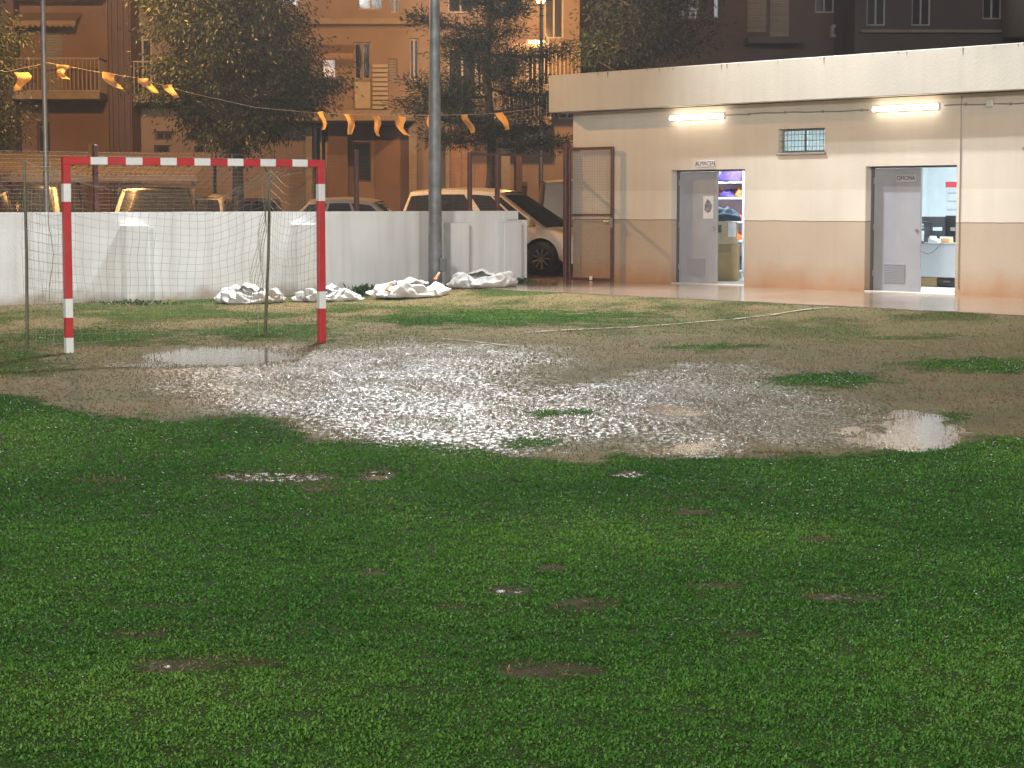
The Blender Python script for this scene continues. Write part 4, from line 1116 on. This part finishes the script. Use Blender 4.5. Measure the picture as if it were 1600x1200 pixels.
# silver people carrier behind the gate, nose to the right
car('silver people carrier parked across the gateway behind the wall', mpv_loc(641, 45.7), R(-27), (.72, .62, .50), 4.45, 1.8, 1.76, 1.0,
    [(0, .98), (.3, 1.02), (2.4, .98), (3.3, .98), (3.75, .93), (4.2, .78), (4.45, .62)], 3.62, 2.45, .35, .12, .35, 'van')
car('low saloon car roof showing beside the right goal post', mpv_loc(408, 43.5), R(-8), (.30, .27, .24), 4.5, 1.76, 1.56, .92,
    [(0, .88), (.5, .94), (3.2, .92), (4.1, .8), (4.5, .6)], 3.2, 2.45, 1.15, .55)
car('wide dark off-roader seen through the goal net', mpv_loc(250, 47.6), R(-83), (.022, .03, .026), 4.4, 2.0, 1.86, 1.1,
    [(0, 1.04), (.3, 1.1), (3.1, 1.08), (4.0, 1.0), (4.4, .75)], 3.15, 2.5, .3, .1)
car('small pale car lit orange right of the dark off-roader', mpv_loc(326, 53.0), R(-88), (.55, .48, .36), 3.9, 1.7, 1.66, .96,
    [(0, .92), (.3, 1.0), (2.8, .96), (3.6, .82), (3.9, .6)], 2.95, 2.2, .4, .12)
car('boxy dark brown van behind the left goal post', mpv_loc(96, 51.0), R(-91), (.05, .035, .028), 4.3, 1.8, 1.92, 1.1,
    [(0, 1.05), (.2, 1.1), (3.3, 1.05), (4.0, .92), (4.3, .7)], 3.35, 2.9, .15, .05)
car('dark blue hatchback at the far left edge', mpv_loc(-16, 48.0), R(-90), (.02, .03, .09), 4.0, 1.75, 1.84, 1.0,
    [(0, .95), (.3, 1.02), (2.9, 1.0), (3.7, .88), (4.0, .62)], 3.1, 2.5, .3, .1)
car('white van with lit roof edge beyond the silver people carrier', mpv_loc(842, 51.5), R(4), (.6, .52, .42), 4.6, 1.85, 2.02, 1.15,
    [(0, 1.1), (.3, 1.15), (3.4, 1.1), (4.2, .98), (4.6, .7)], 3.6, 3.0, .12, .02, .35, 'panel')
car('low dark saloon between the pale car and goal post', mpv_loc(402, 53.0), R(-86), (.03, .035, .05), 4.4, 1.75, 1.56, .92,
    [(0, .88), (.5, .94), (3.2, .92), (4.0, .8), (4.4, .6)], 3.1, 2.35, 1.1, .5)

# ================================================================== CARPORT
cp = thing('carport', 'long corrugated carport roof lit orange over parked cars', 'carport', at(150, 400, 52).xy.to_3d() + Vector((0, 0, .1)))
c0 = cp.location
x0, x1 = at(-60, 300, 51).x - c0.x, at(316, 300, 51).x - c0.x
mb = MB(); vs = []; n = 150
for i in range(n + 1):
    x = x0 + (x1 - x0) * i / n; r = .018 * math.sin(i * 2.1)
    vs += [(x, -1.6, 2.18 + r), (x, 2.4, 2.78 + r), (x, 2.4, 2.765 + r), (x, -1.6, 2.165 + r)]
mb.add(vs, [(4 * i + a, 4 * i + 4 + a, 4 * i + 4 + (a + 1) % 4, 4 * i + (a + 1) % 4) for i in range(n) for a in range(4)]).build('corrugated_sheet', mat('carport_sheet', (0.192, 0.156, 0.108), .5, var=.3, vscale=2, stretch=(1, 4, 1)), cp)
MB().bbox((x0, -1.66, 1.98), (x1, -1.60, 2.15), .01).build('front_beam', mat('carport_beam', (.12, .1, .085), .6), cp)
for i in range(4):
    x = x0 + .4 + i * 1.75
    for y in (-1.5, 2.2): MB().bbox((x - .04, y - .04, -.1), (x + .04, y + .04, 2.1 + (y > 0) * .6), .006).build('post', MATS['carport_beam'], cp)

# ================================================================== APARTMENT BLOCKS
BRICK = mat('salmon_render', (0.156, 0.093, 0.063), .8, var=.12, vscale=1.2, bump=.2, bscale=20, dirt=(.3, .18, .12), dirt_amt=.4)
CREAMR = mat('cream_render', (0.216, 0.159, 0.123), .8, var=.12, vscale=1.5, bump=.2, bscale=20)
BROWN = mat('dark_brown_cladding', (.075, .04, .035), .7, var=.2)
SLAB = mat('balcony_slab', (0.240, 0.198, 0.156), .8, var=.15)
RAIL = mat('balcony_railing', (0.270, 0.222, 0.162), .5, var=.1)
SHUT = mat('roller_shutter', (0.216, 0.198, 0.174), .6, var=.08)
WGLASS = mat('dark_window_glass', (.02, .024, .03), .08, spec=.6)
WFRAME = mat('pale_window_frame', (0.330, 0.300, 0.264), .5)
AWN = mat('awning_cloth', (0.252, 0.162, 0.096), .8, var=.12)
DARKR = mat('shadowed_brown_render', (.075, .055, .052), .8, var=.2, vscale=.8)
def block(lab, px0, px1, Y, ztop, depth, m, ops=(), z0=0.0, name='apartment_block'):
    a = at(px0, 300, Y); b = at(px1, 300, Y)
    root = thing(name, lab, 'building', ((a.x + b.x) / 2, Y, .1))
    L = root.location
    def X(px, yy=0): return at(px, 300, Y + yy).x - L.x
    def Z(py, yy=0): return at(800, py, Y + yy).z - L.z
    holes = [(X(o[0]), X(o[1]), Z(o[3]), Z(o[2])) for o in ops]
    wall_open(X(px0), X(px1), z0, ztop, 0, .3, holes).build('wall', m, root)
    MB().box((X(px0), .302, 0), (X(px0) + .3, depth, ztop)).build('side_wall', m, root)
    MB().box((X(px1) - .3, .302, 0), (X(px1), depth, ztop)).build('side_wall', m, root)
    MB().box((X(px0), 0.0, ztop + .003), (X(px1), depth, ztop + .3)).build('roof', SLAB, root)
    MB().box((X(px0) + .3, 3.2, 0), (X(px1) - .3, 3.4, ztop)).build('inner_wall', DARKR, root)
    return root, X, Z, holes
def window(root, h, frame=WFRAME, pane=WGLASS, mull=2, name='window', d=.12):
    x0, x1, z0, z1 = h; f = .05
    iv = []
    w_ = (x1 - x0 - f) / mull
    for k in range(mull): iv.append((x0 + f + k * w_, x0 + (k + 1) * w_, z0 + f, z1 - f))
    wn = wall_open(x0, x1, z0, z1, d, d + .06, iv).build(name, frame, root)
    for a in iv: MB().box((a[0] - .002, d + .025, a[2] - .002), (a[1] + .002, d + .035, a[3] + .002)).build('pane', pane, wn)
    return wn
def shutter(root, h, d=.06):
    x0, x1, z0, z1 = h; mb = MB(); n = max(3, int((z1 - z0) / .07))
    for k in range(n):
        z = z0 + (z1 - z0) * k / n; dz = (z1 - z0) / n
        mb.add([(x0, d, z), (x1, d, z), (x1, d - .015, z + dz * .8), (x0, d - .015, z + dz * .8), (x1, d + .01, z + dz), (x0, d + .01, z + dz)], [(0, 1, 2, 3), (3, 2, 4, 5)])
    return mb.build('roller_shutter', SHUT, root)
def balcony(root, x0, x1, z, out, rail_h=1.0, gap=.11):
    s = MB().bbox((x0, -out, z - .2), (x1, -.003, z), .012).build('balcony_slab', SLAB, root)
    mb = MB(); n = int((x1 - x0) / gap)
    for i in range(n + 1):
        x = x0 + .02 + (x1 - x0 - .04) * i / n; mb.box((x - .012, -out + .03, z + .02), (x + .012, -out + .055, z + rail_h - .03))
    for zz in (z + .01, z + rail_h - .05): mb.box((x0, -out + .025, zz), (x1, -out + .06, zz + .04))
    for x in (x0, x1 - .03):
        mb.box((x, -out + .06, z + rail_h - .05), (x + .03, -.003, z + rail_h - .012))
        for i in range(1, 9): mb.box((x + .004, -out + .04 + i * out / 9, z), (x + .026, -out + .064 + i * out / 9, z + rail_h - .05))
    mb.build('railing', RAIL, s)
def awning(root, x0, x1, z, drop, out):
    vs = [(x0, -.002, z), (x1, -.002, z), (x1, -out, z - drop), (x0, -out, z - drop)]
    mb = MB().add(vs + [(p[0], p[1], p[2] - .02) for p in vs], [(0, 1, 2, 3), (7, 6, 5, 4), (0, 3, 7, 4), (1, 5, 6, 2)])
    n = int((x1 - x0) / .15); sc = []
    for i in range(n):
        a = x0 + (x1 - x0) * i / n; b = x0 + (x1 - x0) * (i + 1) / n
        mb.add([(a, -out - .003, z - drop), (b, -out - .003, z - drop), (b, -out - .003, z - drop - .12), ((a + b) / 2, -out - .003, z - drop - .19), (a, -out - .003, z - drop - .12)], [(4, 3, 2, 1, 0)])
    mb.build('awning', AWN, root)

# left block
r, X, Z, h = block('salmon apartment block with railed balcony at the far left', -120, 172, 60, 12.5, 9, BRICK,
    [(76, 102, 50, 148), (76, 102, -120, -30), (-60, 0, 50, 148), (60, 80, 190, 246), (2, 20, 215, 262)])
shutter(r, h[0]); shutter(r, h[1]); window(r, h[2]); window(r, h[3], BROWN, WGLASS, 1, 'door'); window(r, h[4], BROWN)
balcony(r, X(38), X(171), Z(147), 1.2, .95); balcony(r, X(-115), X(17), Z(147), 1.2, .95)
balcony(r, X(38), X(171), Z(-8), 1.2, .95)
awning(r, X(38), X(134), Z(20), .3, 1.0)
MB().box((X(18), -.75, 0), (X(36), -.002, 12.4)).build('pier', BROWN, r)
MB().bbox((X(140), -.08, Z(238)), (X(150), -.003, Z(225)), .01).build('meter_box', SLAB, r)
# brown stair tower between the two
r, X, Z, h = block('dark brown ribbed stair tower between the two apartment blocks', 173, 208, 58.6, 13.2, 9, BROWN, [], name='stair_tower')
for k in range(4): MB().box((X(175 + k * 9), -.08, 0), (X(179 + k * 9), -.002, 13.2)).build('rib', BROWN, r)
# middle block
r, X, Z, h = block('long apartment block with awnings and shutters behind the trees', 209, 905, 60, 12.5, 9, CREAMR,
    [(210, 240, 60, 155), (243, 270, 205, 219), (290, 318, 207, 219), (242, 266, 227, 246), (304, 320, 228, 260), (492, 511, 197, 262),
     (505, 526, 92, 122), (554, 566, 66, 124), (567, 580, 66, 124), (608, 622, 92, 126), (552, 580, 222, 284), (640, 655, 60, 125), (700, 745, 75, 180), (745, 760, 80, 150), (850, 880, -20, 60),
     (765, 782, 88, 186), (822, 858, 60, 136), (872, 900, 150, 186), (560, 600, -60, 15), (610, 625, -60, 20), (700, 740, -70, 20), (380, 420, 60, 150), (300, 340, -50, 20), (440, 470, -60, 10)])
window(r, h[0]); window(r, h[1], BROWN); window(r, h[2], BROWN); window(r, h[3], BROWN, WGLASS, 1, 'door'); window(r, h[4], BROWN, WGLASS, 1)
window(r, h[5]); shutter(r, h[9]); window(r, h[7], mull=1); window(r, h[8], mull=1)
wn = window(r, h[6], mull=1); MB().box((h[6][0] + .03, .08, h[6][2] + .03), (h[6][1] - .03, .1, h[6][3] - .03)).build('lit_blind', mat('lit_white_blind', (.8, .78, .74), .7, emit=(.9, .92, 1), estr=.35), wn)
window(r, h[10], BROWN, WGLASS, 1, 'door')
for k in (11, 12, 13, 14, 16, 17, 18, 19, 20, 21, 22, 23): window(r, h[k])
shutter(r, h[15])
MB().bbox((X(555), -.06, Z(170)), (X(580), -.003, Z(128)), .015).build('spandrel_panel', WFRAME, r)
mb = MB()
for k in range(13): mb.box((X(583), -.07, Z(192 - k * 7.2)), (X(607), -.003, Z(192 - k * 7.2) + .085))
mb.build('louvre_panel', WFRAME, r)
awning(r, X(485), X(557), Z(70), .3, .9)
balcony(r, X(210), X(300), Z(152), 1.2, .95); balcony(r, X(764), X(860), Z(188), 1.3, .75); balcony(r, X(800), X(904), Z(138), 1.5, 1.15)
balcony(r, X(210), X(300), Z(-5), 1.2, .95)
MB().bbox((X(410), -1.5, Z(192)), (X(652), -.003, Z(176)), .015).build('canopy_slab', SLAB, r)
MB().bbox((X(330), -.5, Z(40)), (X(660), -.003, Z(30)), .015).build('string_course', SLAB, r)
for a, b, m in ((480, 490, SLAB), (515, 545, BRICK), (640, 652, SLAB), (697, 703, SLAB), (783, 797, SLAB), (806, 816, BROWN)):
    MB().box((X(a), -.35, 0), (X(b), -.002, Z(190))).build('pier', m, r)
MB().box((X(586), -.03, 0), (X(638), -.002, Z(195))).build('wall_panel', BRICK, r)
for k in range(4): MB().box((X(702 + k * 20), -.03, Z(300)), (X(720 + k * 20), -.002, Z(200))).build('wall_panel', mat('terracotta_panel', (0.288, 0.156, 0.084), .8, var=.15), r)
MB().bbox((X(816), -.25, Z(292)), (X(824), -.003, Z(284)), .01).build('meter_box', BROWN, r)
# dark block behind the clubhouse
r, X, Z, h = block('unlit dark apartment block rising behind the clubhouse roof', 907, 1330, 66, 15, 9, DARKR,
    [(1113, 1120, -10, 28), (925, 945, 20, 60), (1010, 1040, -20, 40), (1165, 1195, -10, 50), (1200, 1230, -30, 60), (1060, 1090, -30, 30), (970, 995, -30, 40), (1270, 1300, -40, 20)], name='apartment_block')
wn = window(r, h[0], mull=1); MB().box((h[0][0] + .02, .08, h[0][2] + .02), (h[0][1] - .02, .1, h[0][3] - .02)).build('lit_blind', mat('dim_lit_blind', (.6, .7, .8), .7, emit=(.6, .8, 1), estr=.25), wn)
for k in (1, 2, 5, 6, 7): window(r, h[k])
for k in (3, 4): shutter(r, h[k])  # shutters added in place of panes that would mirror the opposite floodlight
MB().bbox((X(912), -1.6, Z(102)), (X(988), -.003, Z(91)), .015).build('balcony_slab', CREAMR, r)
MB().bbox((X(1160), -1.2, Z(72)), (X(1240), -.003, Z(62)), .015).build('balcony_slab', DARKR, r)
ac = MB().bbox((X(1292), -.4, Z(60)), (X(1319), -.003, Z(40)), .02).build('air_conditioner', WFRAME, r); MB().lathe([(.0, -.41), (.17, -.41), (.17, -.402)], (X(1305)), Z(50), 16, 'y').build('fan_grille', BROWN, ac)
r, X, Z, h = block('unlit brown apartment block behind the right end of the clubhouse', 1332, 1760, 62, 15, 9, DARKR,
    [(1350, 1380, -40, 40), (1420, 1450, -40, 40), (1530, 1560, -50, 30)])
for k in range(3): window(r, h[k])
for py in (52, -10): MB().bbox((X(1340), -.25, Z(py)), (X(1750), -.003, Z(py - 5)), .01).build('string_course', SLAB, r)
MB().lathe([(0, 0), (.75, .0), (.75, 1.3), (.6, 1.55), (0, 1.6)], X(1592), -.8, 22).build('round_bay', mat('pale_bay', (0.125, 0.115, 0.100), .7), r, True, off=(0, 0, Z(62)))

# ================================================================== TREES
BARK = mat('dark_bark', (.055, .045, .036), .9, var=.3, vscale=12, bump=.5, bscale=30)
LEAFA = leaf_mat('broad_leaf', (.007, .016, .005), (.017, .032, .009), (.05, .062, .015), .5, .4, .3)
LEAFP = leaf_mat('pine_needle', (.008, .022, .012), (.014, .036, .018), (.03, .06, .024), .6, .3, .15)
LEAFD = leaf_mat('dark_leaf', (.004, .010, .008), (.008, .018, .012), (.016, .03, .016), .7, .2, .1)
def tree(name, lab, px, Y, trunk_r, crown, nclump, nleaf, lsize, lw, m, seed, droop=.3, trunk_top=None, spread=.34):
    rg = np.random.default_rng(seed); rnd = random.Random(seed)
    base = at(px, 400, Y); base.z = .1
    root = thing(name, lab, 'tree', base)
    zt = trunk_top or max(c[2] for c in crown)
    mb = MB(); pts = []
    for i in range(9):
        f = i / 8; pts.append(Vector((.12 * mnoise.noise(Vector((f * 2, seed, 0))) * f * 3, .1 * mnoise.noise(Vector((f * 2, 0, seed))) * f * 3, zt * f)))
    mb.tube(pts, [trunk_r * (1.25 - .25 * min(1, i)) * (1 - .75 * i / 8) for i in range(9)], 10)
    cs = []
    wts = np.array([c[3] * c[4] * c[5] for c in crown]); wts = wts / wts.sum()
    for k in range(nclump):
        c = crown[rg.choice(len(crown), p=wts)]
        d = rg.normal(size=3); d /= np.linalg.norm(d); rr = rg.random() ** .45
        cs.append(np.array([c[0] + d[0] * c[3] * rr, c[1] + d[1] * c[4] * rr, c[2] + d[2] * c[5] * rr]))
    for k, c in enumerate(cs):
        if k % 2: continue
        f = min(.95, max(.25, (c[2] - .8 * abs(c[0]) * .6) / zt)); j = f * 8; i = int(j); a = pts[min(i, 7)].lerp(pts[min(i + 1, 8)], j - i)
        e = Vector(c); mid = a.lerp(e, .5) + Vector((rnd.uniform(-.2, .2), rnd.uniform(-.2, .2), rnd.uniform(-.05, .3)))
        mb.tube([a, mid, e], [trunk_r * .28 * (1 - .5 * f), trunk_r * .16, .008], 5)
    mb.build('trunk', BARK, root, True)
    P, Nn, T = [], [], []
    for c in cs:
        n = int(nleaf * rg.uniform(.6, 1.4)); sz = spread * rg.uniform(.7, 1.3)
        q = rg.normal(size=(n, 3)) * np.array([sz, sz, sz * .62]); P.append(c + q)
        dd = q / (np.linalg.norm(q, axis=1, keepdims=True) + .05) + rg.normal(size=(n, 3)) * .5; dd[:, 2] -= droop
        Nn.append(dd / np.linalg.norm(dd, axis=1, keepdims=True)); T.append(np.clip(rg.normal(.5, .18, n) + rg.normal(0, .15), 0, 1))
    P, Nn, T = np.concatenate(P), np.concatenate(Nn), np.concatenate(T)
    leaves_mesh('crown', P, Nn, lsize * rg.uniform(.6, 1.3, len(P)), lw * rg.uniform(.7, 1.3, len(P)), T, m, root)
    return root
def pine(name, lab, px, Y, trunk_r, htop, z0, reach, nb, m, seed, tuft=26, bias=1.0):
    """sparse conifer: near level boughs with tufts of needles towards their ends"""
    rg = np.random.default_rng(seed); rnd = random.Random(seed)
    base = at(px, 400, Y); base.z = .1
    root = thing(name, lab, 'tree', base)
    pts = [Vector((.06 * math.sin(i * 1.1 + seed), .05 * math.cos(i * 1.3), htop * i / 12)) for i in range(13)]
    mb = MB().tube(pts, [trunk_r * (1.15 - .95 * i / 12) for i in range(13)], 10)
    P, Nn, T = [], [], []
    for b in range(nb):
        f = (b + rnd.random() * .6) / nb; z = z0 + (htop - z0) * f; az = b * 2.4 + rnd.uniform(-.5, .5)
        ln = reach * (1.0 - .62 * f) * rnd.uniform(.6, 1.15) * (1 if math.cos(az) < 0 else bias); dirv = Vector((math.cos(az), math.sin(az), 0))
        i = min(11, int(z / htop * 12)); a = pts[i].lerp(pts[i + 1], z / htop * 12 - i)
        path = [a + dirv * ln * t + Vector((0, 0, .25 * ln * t * (t - .55) + .12 * math.sin(t * 5 + b) * .5)) for t in (0, .25, .5, .75, 1)]
        mb.tube(path, [trunk_r * .32, trunk_r * .24, .03, .02, .008], 5)
        for t in np.linspace(.22, 1.0, max(4, int(ln * 4.2))):
            j = t * 4; k = min(3, int(j)); c = path[k].lerp(path[k + 1], j - k)
            for s in range(3):
                side = Vector((-dirv.y, dirv.x, 0)) * rnd.uniform(-1, 1) * .55 * (1.15 - t * .55)
                e = c + side + dirv * rnd.uniform(-.1, .2) + Vector((0, 0, rnd.uniform(-.08, .14)))
                mb.tube([c, e], [.01, .004], 3, False)
                n = tuft; q = rg.normal(size=(n, 3)) * np.array([.15, .15, .075])
                P.append(np.array(e) + q); d = q * 4 + rg.normal(size=(n, 3)) * .6 + np.array(dirv) * .5; d[:, 2] += .1
                Nn.append(d / np.linalg.norm(d, axis=1, keepdims=True)); T.append(np.clip(rg.normal(.45, .22, n), 0, 1))
    mb.build('trunk', BARK, root, True)
    P, Nn, T = np.concatenate(P), np.concatenate(Nn), np.concatenate(T)
    leaves_mesh('crown', P, Nn, rg.uniform(.08, .18, len(P)), rg.uniform(.008, .014, len(P)), T, m, root)
tree('street_tree', 'dense dark tree with drooping foliage behind the goal', 372, 48, .16,
     [(-.1, 0, 5.2, 1.75, 1.5, 1.5), (.3, .2, 6.9, 1.7, 1.5, 1.6), (1.25, 0, 4.2, 1.0, .9, .75), (-1.15, -.2, 4.1, .85, .8, .8), (.0, 0, 3.3, 1.2, 1.0, .65), (1.6, 0, 3.75, .7, .7, .35), (-.9, 0, 6.2, 1.0, 1.0, .9)],
     380, 210, .12, .017, LEAFA, 3, .8, 7.2, .25)
tree('street_tree', 'orange lit tree cut off by the left edge', -40, 47.5, .15,
     [(0, 0, 5.2, 1.25, 1.2, 1.3), (.15, 0, 3.6, 1.0, 1.0, .9), (-.2, 0, 6.8, 1.3, 1.2, 1.3)], 140, 180, .12, .016, LEAFA, 9, .7, 6.9, .26)
pine('pine_tree', 'sparse dark pine with level boughs right of the mast', 765, 47.5, .13, 8.6, 2.7, 2.35, 38, LEAFP, 4, 60, .85)
tree('street_tree', 'dark tree top showing above the clubhouse roof', 1010, 57, .2,
     [(0, 0, 6.2, 1.6, 1.3, 1.0), (.4, 0, 7.8, 1.8, 1.3, 1.3), (-1.0, 0, 5.6, .9, .9, .6)], 130, 160, .14, .02, LEAFD, 14, .4, 7.6, .34)

# ================================================================== MIST
m = bpy.data.materials.new('night_mist'); m.use_nodes = True
t = m.node_tree; t.nodes.remove(t.nodes['Principled BSDF'])
pv = t.nodes.new('ShaderNodeVolumePrincipled'); pv.inputs['Color'].default_value = (.92, .95, 1, 1); pv.inputs['Density'].default_value = .0006; pv.inputs['Anisotropy'].default_value = .6
t.links.new(pv.outputs[0], t.nodes['Material Output'].inputs['Volume'])
tag(MB().box((-310, -130, -1.2), (310, 510, 17.2)).build('haze', m), kind='stuff')
